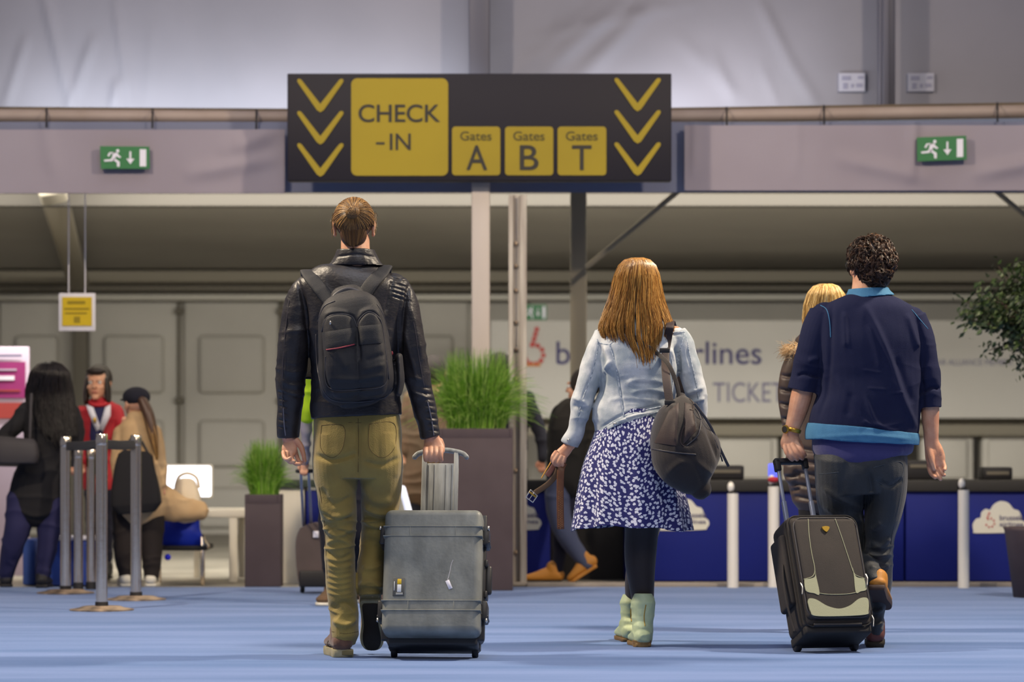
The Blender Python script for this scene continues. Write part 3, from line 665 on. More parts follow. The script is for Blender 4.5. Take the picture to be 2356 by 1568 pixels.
M['denim'] = mat('denim', '#99a4ac', .8, col2='#d2d5d6', nscale=9, bump=.22, bscale=260, sheen=.1, lo=.42, hi=.62)
M['denim_seam'] = mat('denim_seam', '#6f7f90', .85, col2='#d2d8dc', nscale=110)
M['floral'] = mat('floral', '#1f1f66', .75, sheen=.15); tweak_floral(M['floral'])
M['tights'] = mat('tights', '#21191b', .65, sheen=.1)
M['mint'] = mat('mint_leather', '#b9c8a2', .6, col2='#a6b590', nscale=12, bump=.4, bscale=40)
M['heel_wood'] = mat('stacked_heel', '#8a6d3e', .6, col2='#6d5330', nscale=5, stretch=(1, 1, 30))
M['bag'] = mat('bag_fabric', '#1d1615', .8, col2='#251d1b', nscale=6, bump=.3, bscale=300, sheen=.2); M['bag_light'] = mat('bag_panel', '#352826', .65, bump=.2, bscale=300)
M['belt'] = mat('belt_leather', '#6d4326', .5, col2='#5a3520', nscale=30); M['belt_studs'] = mat('belt_studs', '#b07a3c', .45)
M['gold'] = mat('gold', '#b8963e', .35, .8); M['edge'] = mat('belt_edge', '#d99b35', .5)
M['navy_knit'] = mat('navy_knit', '#1b1f3c', .92, col2='#20243f', nscale=6, bump=.3, bscale=420, spec=.2)
M['cyan_rib'] = mat('blue_rib', '#4079a0', .85, col2='#3b7298', nscale=30, bump=.3, bscale=300); M['purple'] = mat('purple_shirt', '#2e2e68', .85, bump=.5, bscale=500, sheen=.3)
M['jeans'] = mat('dark_jeans', '#171b20', .62, col2='#22282f', nscale=7, bump=.35, bscale=260, sheen=.15)
M['mustard'] = mat('mustard', '#b87b2c', .6); M['maroon'] = mat('maroon', '#5c3330', .7)
M['trolley'] = mat('trolley_fabric', '#272220', .8, col2='#2f2926', nscale=8, bump=.35, bscale=420); M['sage'] = mat('sage_panel', '#9a9c80', .75, bump=.2, bscale=300)
M['trolley_dark'] = mat('trolley_dark', '#1d1a19', .75); M['alu'] = mat('aluminium', '#9ea3b3', .38, .55); M['bright'] = mat('zip_metal', '#d8d4cc', .25, .9)
M['puffer'] = mat('puffer', '#3e3029', .5, col2='#4a3a32', nscale=9); M['fur'] = mat('fur', '#d8b27e', .7, rnd=['#8a6a45', '#c99e68', '#e8c896', '#f3dcb4'])
M['eye'] = mat('eye', '#efece6', .3); M['iris'] = mat('iris', '#3a2a1c', .3); M['lips'] = mat('lips', '#a8574e', .5)

def basis(c, yaw=0.0, pitch=0.0, roll=0.0):
    return Matrix.Translation(c) @ Matrix.Rotation(yaw, 4, 'Z') @ Matrix.Rotation(roll, 4, 'Y') @ Matrix.Rotation(pitch, 4, 'X')
def add_head(mb, B, s=1.0):                     # local +Y is the direction of the face
    e = lambda c, r, n=20, m=14: mb.ell(tuple(B@Vector([x*s for x in c])), [x*s for x in r], B, n, m)
    e((0, -.012, .028), (.074, .094, .085)); e((0, .025, -.03), (.058, .068, .072)); e((0, .072, -.085), (.024, .022, .02))
    e((0, .085, .03), (.05, .012, .012)); e((.035, .064, -.02), (.022, .02, .02)); e((-.035, .064, -.02), (.022, .02, .02))
    W = lambda p: tuple(B@Vector([x*s for x in p]))
    mb.tube_w([W((0, .088, .022)), W((0, .100, .002)), W((0, .112, -.018))], np.array([.008, .010, .013])*s, np.array([.008, .010, .011])*s, n=12, ref=(1, 0, .2))
    e((.011, .098, -.022), (.008, .008, .007), 10, 8); e((-.011, .098, -.022), (.008, .008, .007), 10, 8)
    e((0, .089, -.047), (.023, .009, .006)); e((0, .087, -.057), (.02, .009, .007))
    for sx in (-1, 1):
        e((sx*.078, -.008, -.004), (.007, .019, .031)); e((sx*.083, -.014, .004), (.005, .014, .022)); e((sx*.078, -.002, -.03), (.007, .010, .011))
def add_eyes(B, s, parent):
    for sx in (-1, 1):
        mb = MB(); mb.ell(tuple(B@Vector((sx*.031*s, .079*s, .012*s))), (.0115*s,)*3, B, 14, 10); o = mb.build('eye', M['eye'], parent)
        mb = MB(); mb.ell(tuple(B@Vector((sx*.031*s, .0875*s, .012*s))), (.0055*s, .004*s, .0055*s), B, 12, 8); mb.build('iris', M['iris'], o)
    mb = MB(); mb.ell(tuple(B@Vector((0, .0935*s, -.051*s))), (.019*s, .006*s, .0065*s), B, 16, 8); mb.build('lips', M['lips'], parent)
def interp(tab, y, k): return float(np.interp(y, [t[0] for t in tab], [t[k] for t in tab]))
def hair_sheet(mb, Y, tab, n, seed, y_end, r=.0011, wav=.004, front=.35, clump=.5, lift=0.0, back=1.0):
    """long falling hair; tab rows: (py, x_left, x_right, dY_centre, half depth m)"""
    R = random.Random(seed); y0 = tab[0][0]; cl = [(R.uniform(-1, 1), R.uniform(-1, 1)) for _ in range(int(26))]
    for i in range(n):
        u = R.uniform(-1, 1); sidef = 1 if R.random() > front else -1
        u = math.sin(u*math.pi/2)*.995; ye = y_end(u)+R.gauss(0, 9)
        if sidef < 0: ye = min(ye, ye-10)
        m = 16; pts = []; ph = R.uniform(0, 6.28); fr = R.uniform(1.5, 3.5); am = wav*R.uniform(.3, 1.3); cu = cl[int((u+1)*12.9)]
        st = y0+.5+R.random()**3*16; lay = R.uniform(1.0, 1.07)+lift
        for k in range(m):
            t = k/(m-1); y = st+(ye-st)*t**1.7; xl, xr = interp(tab, y, 1), interp(tab, y, 2); dc, hd = interp(tab, y, 3), interp(tab, y, 4)
            uu = u+clump*.06*math.sin(t*5+cu[0]*9)*t+(.05*cu[1]*t)
            uu = max(-1.03, min(1.03, uu))
            px = (xl+xr)/2+(xr-xl)/2*uu*lay; q = math.sqrt(max(0, 1-min(1, uu*uu)))
            p = P(px, y, Y+dc-sidef*hd*q*lay*back)
            p.x += am*math.sin(ph+t*fr*6)*t; p.y += am*math.cos(ph+t*fr*5)*t
            pts.append(tuple(p))
        mb.strand(pts, r, r*.45, 3)
def hair_core(mb, Y, tab, k=.90, cut=1.0):
    rows = [t for t in tab if t[0] <= tab[0][0]+(tab[-1][0]-tab[0][0])*cut]
    rows = rows[1:]; q = [( (t[1]+t[2])/2, t[0]+2, t[3], max(2, (t[2]-t[1])/2*k), max(2, t[4]*k*F/Y)) for t in rows]; mb.tube(Y, q, n=26, sub=4, cap=0)
def shoe(mb_up, mb_sole, heel, toe, wid, h, sole_t, up=(0, 0, 1), ankle_h=.09):
    """heel, toe: world points of the sole underside centre line"""
    heel, toe = Vector(heel), Vector(toe); d = (toe-heel).normalized(); u = (Vector(up)-d*Vector(up).dot(d)).normalized(); s_ = d.cross(u); L = (toe-heel).length
    prof = [(0, .36), (.06, .44), (.25, .42), (.45, .40), (.65, .48), (.8, .5), (.92, .42), (1, .22)]
    pts = [(t, x) for t, x in prof]; left = [heel+d*L*t-s_*wid*x for t, x in pts]; right = [heel+d*L*t+s_*wid*x for t, x in reversed(pts)]
    ring = catmull([tuple(v) for v in left+right+[left[0]]], 3)[:-1]; n = len(ring); un = np.array(u)
    c = ring.mean(0)
    V = np.concatenate([c+(ring-c)*.97, ring+un*sole_t*.25, ring+un*sole_t*.85, c+(ring-c)*.98+un*sole_t])
    Fc = [(k*n+j, k*n+(j+1) % n, (k+1)*n+(j+1) % n, (k+1)*n+j) for k in range(3) for j in range(n)]+[tuple(range(n-1, -1, -1)), tuple(3*n+j for j in range(n))]
    mb_sole.add(V, Fc)
    C = []; ra = []; rb = []
    for t, a, hh in [(.06, .40, .85), (.2, .42, .95), (.4, .38, 1.0), (.6, .42, .72), (.8, .44, .52), (.93, .34, .40)]:
        C.append(heel+d*L*t+u*(sole_t+h*hh*.42)); ra.append(wid*a*1.12); rb.append(h*hh*.5)
    mb_up.tube_w(catmull([tuple(c_) for c_ in C], 3), np.interp(np.linspace(0, 5, 16), range(6), ra), np.interp(np.linspace(0, 5, 16), range(6), rb), n=18, ref=tuple(u), p=2.4)
    a0 = heel+d*L*.20+u*(sole_t+h*.4); mb_up.tube_w([tuple(a0), tuple(a0+u*ankle_h)], [wid*.50, wid*.49], [L*.22, L*.19], n=18, ref=tuple(d))

# ================================================================== man with backpack
Y = 13.0
man = empty('person', P(800, 1030, Y).to_2d().to_3d(), 'tall person with fair hair bun, black leather jacket and khaki trousers, pulling a grey case', 'person')
T_t = [(818, 600, 0, 40, 30), (818, 614, .0, 64, 42), (816, 632, 0, 100, 56), (814, 655, 0, 122, 66), (812, 700, 0, 119, 76), (813, 760, 0, 108, 78), (815, 830, 0, 100, 74), (818, 890, 0, 101, 72), (820, 935, 0, 104, 74), (821, 958, 0, 104, 74)]
T_la = [(716, 652, .0, 30, 34), (697, 680, .0, 35, 38), (683, 745, .0, 37, 40), (674, 820, .0, 35, 38), (669, 880, .01, 32, 34), (665, 940, .02, 28, 31), (664, 1006, .035, 25, 27)]
T_ra = [(905, 655, 0, 32, 36), (922, 690, .0, 36, 38), (936, 750, .0, 37, 40), (951, 820, .0, 34, 36), (962, 870, .01, 31, 33), (976, 935, .02, 27, 31), (991, 1004, .03, 23, 27)]
T_ll = [(772, 1000, 0, 52, 66), (771, 1060, 0, 52, 70), (774, 1120, .0, 49, 62), (779, 1180, .0, 42, 52), (782, 1240, .01, 37, 46), (782, 1300, .02, 36, 45), (787, 1360, .02, 34, 42), (792, 1410, .02, 33, 40), (793, 1440, .012, 32, 45), (794, 1461, .012, 31, 46)]
T_rl = [(872, 1000, 0, 52, 66), (875, 1060, 0, 51, 70), (877, 1120, .03, 47, 60), (872, 1180, .08, 42, 52), (864, 1240, .12, 36, 46), (857, 1290, .10, 34, 42), (853, 1325, .06, 33, 38), (852, 1352, .04, 33, 36)]
Bh = basis(P(815, 522, Y+.005), 0, math.radians(-4))
b = MB(); add_head(b, Bh, 1.0)
b.tube(Y, [(817, 548, .0, 33, 36), (818, 590, -.01, 36, 38), (818, 625, 0, 60, 40)], n=24)
for tb in (T_t, T_la, T_ra, T_ll, T_rl): b.tube(Y, tb, shrink=9, n=20)
b.tube(Y, [(820, 960, 0, 92, 66), (822, 1010, 0, 90, 70)], n=24)
# left hand, relaxed with thumb and index meeting
b.tube(Y, [(663, 990, .03, 15, 17), (667, 1015, .03, 16, 12), (666, 1030, .02, 18, 9), (664, 1044, .015, 16, 8)], n=16)
for q in ([(679, 1036, .03, 6), (683, 1050, .035, 5.4), (689, 1062, .02, 5), (700, 1066, .01, 4.2)], [(670, 1042, .01, 6), (672, 1057, .0, 5.6), (680, 1066, -.015, 5), (690, 1067, -.02, 4.4)],
          [(660, 1043, .0, 6), (661, 1055, -.02, 5.4), (668, 1063, -.04, 5), (677, 1061, -.04, 4.4)], [(652, 1040, -.01, 5.4), (654, 1051, -.035, 5), (661, 1057, -.05, 4.5), (668, 1053, -.05, 4)],
          [(681, 1012, .02, 8), (692, 1026, .01, 7), (698, 1044, .0, 5.5), (701, 1060, .0, 4.6)]): b.tube(Y, q, n=12, sub=4)
# right hand, closed over the grip of the case
b.tube(Y, [(990, 995, .03, 15, 17), (995, 1014, .025, 20, 12), (998, 1030, .015, 25, 10), (999, 1040, .005, 25, 9)], n=18)
for x, k in ((979, 0), (991, 1), (1002, 1.5), (1014, .3)):
    b.tube(Y, [(x, 1032, .0, 6.4), (x, 1041, -.018, 6.3), (x, 1052, -.020, 5.8), (x+1, 1058+k, -.004, 5.4), (x+1, 1056+k, .016, 5)], n=12, sub=4)
b.tube(Y, [(1012, 1014, .035, 8), (1017, 1030, .055, 7), (1009, 1046, .06, 6), (998, 1052, .05, 5.4)], n=12, sub=4)
body = b.build('body', M['skin'], man, voxel=.003, smooth=2)
add_eyes(Bh, 1.0, man)
# jacket
j = MB(); j.tube(Y, T_t, n=36, p=2.3, cap=0); j.tube(Y, T_la, n=26, cap=0); j.tube(Y, T_ra, n=26, cap=0); j.ell(tuple(P(716, 655, Y)), (.052, .058, .05)); j.ell(tuple(P(905, 657, Y)), (.055, .06, .05))
jk = [('n', .010, (5, 5, 20), 2, [(664, 900, 40, 80), (975, 905, 40, 90), (690, 760, 40, 60)], True), ('n', .006, (7, 7, 10), 2, None, False), ('n', .002, (14, 10, 26), 2, None, True),
      ('f', [(945, 645), (932, 700), (925, 760), (921, 830)], -.012, 5), ('f', [(684, 640), (700, 700), (708, 760), (713, 810)], -.012, 5),
      ('f', [(905, 640), (895, 680), (888, 720)], -.006, 4), ('f', [(940, 700), (958, 760), (970, 830)], .007, 7), ('f', [(930, 760), (948, 830), (962, 880)], .006, 6),
      ('f', [(955, 900), (985, 906)], -.005, 3), ('f', [(660, 905), (690, 915)], -.005, 3), ('f', [(648, 770), (660, 830), (655, 890)], .006, 7)]
for k in range(5): jk.append(('f', [(893+k*2, 636+k*11), (938+k*2, 650+k*11)], -.005, 2.2))
for k in range(8): jk.append(('f', [(972+k*2, 890+k*14), (1006+k, 893+k*14)], -.005, 2.5))
for k in range(6): jk.append(('f', [(640, 900+k*16), (662, 905+k*16)], -.004, 2.5))
jacket = j.build('leather_jacket', M['leather'], man, voxel=.0042, smooth=4, disp=jk, bvh=True)
c = MB(); c.tube(Y, [(819, 574, 0, 43, 43), (819, 588, .0, 48, 46), (819, 602, .0, 56, 49), (819, 611, 0, 66, 49)], n=30, cap=0); col = c.build('collar', M['leather'], jacket, voxel=.004, smooth=2, disp=[('f', [(770, 592), (818, 585), (866, 592)], -.004, 2.5), ('n', .003, (40, 40, 8), 1, None, False)])
for nm, pts in (('seam', [(770, 606), (818, 614), (868, 606)]), ('seam', [(690, 650), (700, 700), (708, 770)]), ('seam', [(938, 672), (955, 760), (965, 830), (976, 890)]),
                ('seam', [(665, 690), (655, 780), (650, 870), (650, 960)]), ('seam', [(720, 948), (820, 956), (922, 950)]), ('sleeve_zip', [(984, 925), (992, 960), (998, 1000)]), ('sleeve_zip', [(652, 940), (654, 975), (658, 1008)])):
    s = MB(); on_surf(s, BV[jacket], pts, 1.0 if nm == 'seam' else 1.6, .0018 if nm == 'seam' else .003, .0008, smooth=3); s.build(nm, M['leather_seam'] if nm == 'seam' else M['zipm'], jacket)
# trousers
t = MB(); t.tube(Y, [(820, 935, 0, 96, 64), (821, 975, 0, 101, 70), (822, 1020, 0, 102, 76), (823, 1060, 0, 100, 78), (824, 1100, 0, 94, 66)], n=36, p=2.4, cap=0); t.tube(Y, T_ll, n=30, cap=1); t.tube(Y, T_rl, n=30, cap=1)
tr = [('n', .010, (4, 4, 30), 3, [(782, 1240, 50, 70), (790, 1420, 40, 50), (866, 1205, 50, 40), (855, 1330, 40, 50)], True), ('n', .004, (9, 9, 14), 2, None, False),
      ('f', [(824, 975), (825, 1010), (824, 1060), (824, 1110)], -.007, 5), ('f', [(724, 1045), (760, 1058), (800, 1050), (820, 1040)], -.010, 6), ('f', [(835, 1060), (880, 1070), (920, 1050)], -.009, 6),
      ('f', [(730, 1150), (762, 1190), (815, 1172)], .012, 8), ('f', [(738, 1120), (765, 1160), (815, 1140)], -.009, 7), ('f', [(742, 1210), (775, 1232), (815, 1210)], .010, 6), ('f', [(748, 1250), (780, 1240), (812, 1255)], .008, 5),
      ('f', [(748, 1265), (780, 1285), (812, 1272)], -.007, 5), ('f', [(752, 1300), (785, 1308), (812, 1298)], .006, 5), ('f', [(760, 1400), (795, 1385), (820, 1405)], -.010, 6), ('f', [(764, 1425), (795, 1438), (824, 1420)], .012, 6),
      ('f', [(838, 1165), (875, 1180), (915, 1172)], .012, 6), ('f', [(838, 1185), (875, 1198), (912, 1190)], -.010, 5), ('f', [(838, 1200), (868, 1212), (905, 1205)], .008, 5),
      ('f', [(826, 1350), (850, 1338), (880, 1352)], .010, 6), ('f', [(832, 1110), (862, 1150), (905, 1150)], .008, 9), ('f', [(905, 1010), (915, 1060), (912, 1100)], .006, 8),
      ('f', [(742, 1175), (775, 1195), (810, 1188)], -.008, 4), ('f', [(746, 1225), (770, 1215), (812, 1232)], -.006, 4), ('f', [(835, 1300), (850, 1310), (878, 1300)], .006, 5)]
for k in range(7): tr.append(('f', [(750, 1282+k*13), (778, 1290+k*13), (810, 1284+k*13)], .0035, 3.2))
trousers = t.build('trousers', M['khaki'], man, voxel=.004, smooth=2, disp=tr, bvh=True)
for pts in ([(740, 978), (790, 980), (788, 1030), (764, 1052), (738, 1030), (740, 978)], [(850, 975), (906, 973), (908, 1028), (880, 1052), (850, 1030), (850, 975)], [(824, 962), (825, 1020), (824, 1085)], [(722, 966), (822, 972), (920, 966)],
            [(764, 1452), (795, 1457), (824, 1452)], [(734, 1120), (744, 1180), (749, 1260), (753, 1330)]):
    s = MB(); on_surf(s, BV[trousers], pts, .8, .001, .0002, sub=6); s.build('seam', M['khaki_seam'], trousers)
# shoes: left on the floor, right toe down with the sole towards the viewer
up, so = MB(), MB(); h = P(790, 1512, GY(1512)); h.z = .001; toe = Vector((h.x-.058, h.y+.28, .001)); shoe(up, so, h, toe, .096, .085, .032, ankle_h=.045)
sh = up.build('shoe', M['tan_suede'], man, voxel=.004, smooth=2); so.build('sole', M['sole_cream'], sh, auto=50)
s = MB(); s.boxp(783, 811, 1496, 1507, h.y-.002, .01, .002); s.build('heel_patch', mat('patch', '#7d7048', .7), sh)
s = MB(); s.strand(catmull([tuple(P(769, 1466, 13.12)), tuple(P(757, 1472, 13.08)), tuple(P(753, 1480, 13.05)), tuple(P(758, 1487, 13.05)), tuple(P(764, 1485, 13.1))], 5), .0016, .0016, 6); s.build('lace_loop', M['sole_dark'], sh)
up, so = MB(), MB(); toe = P(857, 1506, 13.17); toe.z = .014; heel = P(851, 1380, 13.03)
shoe(up, so, heel, toe, .098, .085, .026, up=(0, 1, .35), ankle_h=.05)
sh = up.build('shoe', M['tan_suede'], man, voxel=.004, smooth=2); sol = so.build('sole', M['sole_cream'], sh, auto=50)
so2 = MB(); up2 = MB(); dn = (toe-heel).normalized(); nrm = Vector((0, 1, .35)); nrm = (nrm-dn*nrm.dot(dn)).normalized(); shoe(up2, so2, heel+dn*.016-nrm*.005, toe-dn*.006-nrm*.005, .074, .01, .006, up=(0, 1, .35)); so2.build('outsole', M['sole_dark'], sol)
# hair pulled back to a bun
hc = MB(); e = lambda c_, r_: hc.ell(tuple(Bh@Vector(c_)), r_, Bh, 24, 16)
e((0, -.018, .03), (.079, .094, .088)); e((0, -.055, -.035), (.055, .045, .058)); bd = Vector((0, -.96, .28)).normalized(); bc = Vector((-.001, -.115, .045))
e(tuple(bc), (.026, .02, .026)); hair = hc.build('hair', M['hair_fair'], man)
R = random.Random(21); hs = MB(); u1 = bd.orthogonal().normalized(); u2 = bd.cross(u1)
cen = Vector((0, -.018, .025)); rad = Vector((.081, .097, .091))
for i in range(1500):
    ph = R.uniform(0, 2*math.pi); dr = u1*math.cos(ph)+u2*math.sin(ph); up_ = dr.z
    am = math.radians(100 if up_ > -.3 else 72)*R.uniform(.75, 1); pts = []; jit = R.gauss(0, .03); lay = R.uniform(1.0, 1.045)+(.02 if R.random() < .05 else 0)
    for k in range(9):
        a = am+(math.radians(13)-am)*k/8; ph2 = ph+jit*math.sin(k*.8); dd = bd*math.cos(a)+(u1*math.cos(ph2)+u2*math.sin(ph2))*math.sin(a)
        q = Vector((dd.x*rad.x, dd.y*rad.y, dd.z*rad.z))*lay
        if dd.z < -.3: q.x *= 1-.35*(-dd.z-.3)
        pts.append(tuple(Bh@(cen+q)))
    hs.strand(pts, .0012, .0009, 3)
bmat = Matrix((u1, u2, bd)).transposed()
for i in range(420):
    ax = Vector((R.gauss(.25, .45), R.gauss(-.2, .45), 1)).normalized(); o1 = ax.orthogonal().normalized(); o2 = ax.cross(o1); a0 = R.uniform(0, 6.28); h_ = R.uniform(-.5, .9); rr_ = math.sqrt(1-h_*h_); pts = []
    for k in range(10):
        a = a0+k*.33; q = (ax*h_+(o1*math.cos(a)+o2*math.sin(a))*rr_)*R.uniform(.98, 1.02); pts.append(tuple(Bh@(bc+bmat@Vector((q.x*.029, q.y*.026, q.z*.023)))))
    hs.strand(pts, .0013, .001, 3)
for i in range(70):   # loose wisps over the ears and nape
    sx = R.choice((-1, 1)); p0 = Vector((sx*.078, R.uniform(-.03, .03), R.uniform(-.01, .06))); pts = [p0, p0+Vector((sx*R.uniform(.004, .014), R.uniform(-.02, .0), R.uniform(-.02, .01))), p0+Vector((sx*R.uniform(0, .018), -.012, R.uniform(-.045, -.01)))]
    hs.strand([tuple(Bh@Vector(q)) for q in catmull([tuple(x) for x in pts], 3)], .0007, .0004, 3)
for i in range(900):   # nape hair swept up
    x = R.uniform(-1, 1); z0 = R.uniform(-.10, -.045)+.03*abs(x); pts = []
    for k in range(7):
        t = k/6; z = z0+(.03-z0)*t; xx = x*(.034+.02*math.sin(min(1, t*1.3)*1.57)-.018*max(0, t-.7)); yb = -.055-.046*math.sqrt(max(0, 1-(xx/.058)**2))*(.80+.2*t)-.012*t
        pts.append(tuple(Bh@Vector((xx, yb, z))))
    hs.strand(pts, .0013, .0009, 3, rnd=R.random()*.6)
hs.build('strands', M['hair_fair'], hair)

# backpack
Yk = 12.80
bp = empty('backpack', P(815, 820, Yk), 'black laptop backpack with two flap pockets, worn on the leather jacket', 'backpack')
mb = MB(); mb.tube(Yk, [(800, 686, .02, 40, 30), (802, 698, .01, 62, 46), (806, 720, .0, 74, 56), (811, 760, 0, 80, 62), (817, 820, 0, 85, 66), (822, 870, 0, 87, 68), (826, 902, 0, 82, 60), (828, 918, 0, 66, 36), (829, 924, 0, 50, 14)], n=40, p=3.2)
mb.tube(Yk, [(779, 735, -.055, 37, 34), (781, 770, -.065, 39, 36), (790, 840, -.075, 42, 38), (797, 890, -.07, 40, 30)], n=26, p=3); mb.tube(Yk, [(848, 730, -.055, 31, 34), (852, 770, -.065, 34, 36), (856, 840, -.075, 38, 38), (856, 888, -.07, 36, 30)], n=26, p=3)
mb.tube(Yk, [(918, 820, .03, 9, 40), (921, 870, .03, 10, 44), (917, 905, .03, 8, 40)], n=14)
bf = [('n', .004, (8, 8, 12), 2, None, False), ('f', [(742, 745), (750, 728), (780, 720), (812, 728), (822, 755)], -.006, 3), ('f', [(822, 755), (826, 735), (848, 716), (872, 728), (882, 760), (890, 830), (892, 880)], -.006, 3),
      ('f', [(741, 745), (744, 830), (752, 880), (770, 898), (830, 896), (884, 886)], -.006, 3), ('f', [(822, 750), (826, 800), (828, 830)], -.008, 4), ('f', [(728, 760), (732, 840), (742, 895), (765, 920), (830, 922), (890, 908), (905, 880)], -.006, 3.5),
      ('f', [(770, 800), (800, 850)], .006, 9), ('f', [(840, 830), (885, 815)], -.005, 6), ('f', [(835, 850), (885, 838)], .004, 6), ('f', [(765, 870), (830, 872), (884, 862)], .006, 6)]
pack = mb.build('main_compartment', M['nylon'], bp, voxel=.004, smooth=3, disp=bf, bvh=True)
def panel_on(bvh, quad, th, m, name, parent, nx=10, nz=6, lift=.002, Yd=Yk):
    """a stitched panel lying on a surface; quad: four pixel corners (tl, tr, br, bl)"""
    V = []; Fc = []
    tl, tr_, br, bl = [np.array(q, float) for q in quad]
    for layer in (0, 1):
        for i in range(nz+1):
            for k in range(nx+1):
                s1, s2 = k/nx, i/nz; q = (tl*(1-s1)+tr_*s1)*(1-s2)+(bl*(1-s1)+br*s1)*s2
                edge = min(s1, 1-s1, s2, 1-s2); p, _ = hit(bvh, q[0], q[1], lift+(th*(1 if edge > 0.02 else .3) if layer == 0 else -.004), Yd); V.append(tuple(p))
    w_ = nx+1; n1 = (nz+1)*w_
    for i in range(nz):
        for k in range(nx): a = i*w_+k; Fc += [(a, a+w_, a+w_+1, a+1), (n1+a, n1+a+1, n1+a+w_+1, n1+a+w_)]
    ring = [k for k in range(w_)]+[i*w_+nx for i in range(1, nz+1)]+[nz*w_+k for k in range(nx-1, -1, -1)]+[i*w_ for i in range(nz-1, 0, -1)]
    for i in range(len(ring)): a, b_ = ring[i], ring[(i+1) % len(ring)]; Fc.append((a, b_, n1+b_, n1+a))
    mb_ = MB(); mb_.add(V, Fc); return mb_.build(name, m, parent, auto=45)
fl = panel_on(BV[pack], [(741, 764), (820, 752), (821, 792), (744, 806)], .006, M['nylon2'], 'pocket_flap', bp); panel_on(BV[pack], [(823, 750), (878, 745), (882, 788), (825, 793)], .006, M['nylon2'], 'pocket_flap', bp)
s = MB(); on_surf(s, BV[pack], [(751, 804), (780, 800), (815, 792)], 1.6, .002, .009, Yd=Yk); s.build('red_trim', M['red_piping'], fl)
for pts, wd in (([(740, 762), (752, 731), (780, 722), (810, 728), (821, 752)], 1.5), ([(822, 752), (828, 733), (848, 717), (868, 727), (880, 750), (889, 820), (895, 870)], 1.5), ([(749, 820), (750, 880), (775, 897), (830, 895), (885, 885), (889, 830)], 1.3),
                ([(727, 770), (731, 850), (745, 900), (772, 922), (830, 924), (885, 914), (903, 892)], 1.7), ([(731, 740), (745, 705), (770, 692)], 1.7), ([(868, 700), (884, 730), (895, 780)], 1.7)):
    s = MB(); on_surf(s, BV[pack], pts, wd, .0022, .001, Yd=Yk); s.build('zip', M['cord'], bp)
for q in ((902, 812, 'red_piping'), (760, 742, 'bright')):
    s = MB(); s.ell(tuple(hit(BV[pack], q[0], q[1], .004, Yk)[0]), (.004, .003, .008)); s.build('zip_pull', M[q[2]], bp)
s = MB(); s.tube_w(catmull([tuple(P(764, 700, Yk-.03)), tuple(P(772, 680, Yk-.02)), tuple(P(800, 666, Yk-.015)), tuple(P(828, 675, Yk-.02)), tuple(P(841, 694, Yk-.03))], 6), .011, .006, n=12, ref=(0, 1, 0)); s.build('grab_handle', M['cord'], bp)
for pts, sg in (([(757, 690), (738, 665), (716, 638)], -1), ([(832, 688), (852, 655), (877, 628)], 1)):
    q = catmull(pts, 5); C = []; Rn = []
    for a in q: h_ = hit(BV[jacket], a[0], a[1], .007, 12.9); C.append(np.array(h_[0])); Rn.append(np.array((0, -.8, .6)))
    tx = pts[-1][0]; y0_ = C[-1][1]
    for (dx, yy, fy, r_) in ((sg*7, -11, .035, (0, -.35, .95)), (sg*9, -15, .085, (0, .1, 1)), (sg*7, -4, .14, (0, .6, .8)), (sg*3, 40, .185, (0, 1, .2)), (sg*1, 140, .20, (0, 1, 0)), (sg*6, 230, .15, (0, .9, -.3))):
        C.append(np.array(P(tx+dx, pts[-1][1]+yy, y0_+fy))); Rn.append(np.array(r_, float))
    C = np.array(C); Rn = np.array(Rn)
    C = catmull(C, 3); Rn = catmull(Rn, 3)
    s = MB(); s.tube_w(C, .030, .007, n=14, p=3, refs=Rn); s.build('shoulder_strap', M['nylon2'], bp)

# hard case
Bc = Matrix.Translation(P(1001, 0, 12.97).to_2d().to_3d()) @ Matrix.Rotation(math.radians(-4), 4, 'Z') @ Matrix.Rotation(math.radians(-17), 4, 'X')
W2, L2, D2 = .203, .515, .24; zb = .045
case = empty('hard_case', (Bc.translation.x, Bc.translation.y, 0), 'scuffed grey hard plastic wheeled case with ribbed lid, pulled by the person with backpack', 'suitcase')
def lb(mb, x0, x1, y0, y1, z0, z1, bev=.004, seg=2):
    c_ = Bc@Vector(((x0+x1)/2, (y0+y1)/2-D2, (z0+z1)/2+zb)); mb.box(tuple(c_), (x1-x0, y1-y0, z1-z0), bev, seg, M=Bc.to_3x3().to_4x4())
mb = MB(); lb(mb, -W2+.005, W2-.005, 0, .125, .0, L2, .03, 5); lid = mb.build('lid', M['peli'], case, auto=60)
mb = MB(); lb(mb, -W2, W2, .11, D2-.0, .0, L2-.003, .026, 4); lb(mb, -W2+.02, W2-.02, .1, D2+.01, -.03, .05, .012); shell = mb.build('shell', M['peli_dark'], case, auto=60)
mb = MB(); lb(mb, -W2-.006, W2+.006, .108, .132, -.006, L2+.004, .006); mb.build('rim', M['peli_dark'], case, auto=60)
for z in (.092, .132, .40, .44): mb = MB(); lb(mb, -W2+.002, W2-.002, -.0035, .06, z-.002, z+.002, .0012); mb.build('rib', M['peli'], lid)
for z0, z1 in ((.092, .132), (.40, .44)):
    for x in (-.092, .092): mb = MB(); lb(mb, x-.0015, x+.0015, -.003, .01, z0, z1, .0008); mb.build('rib', M['peli'], lid)
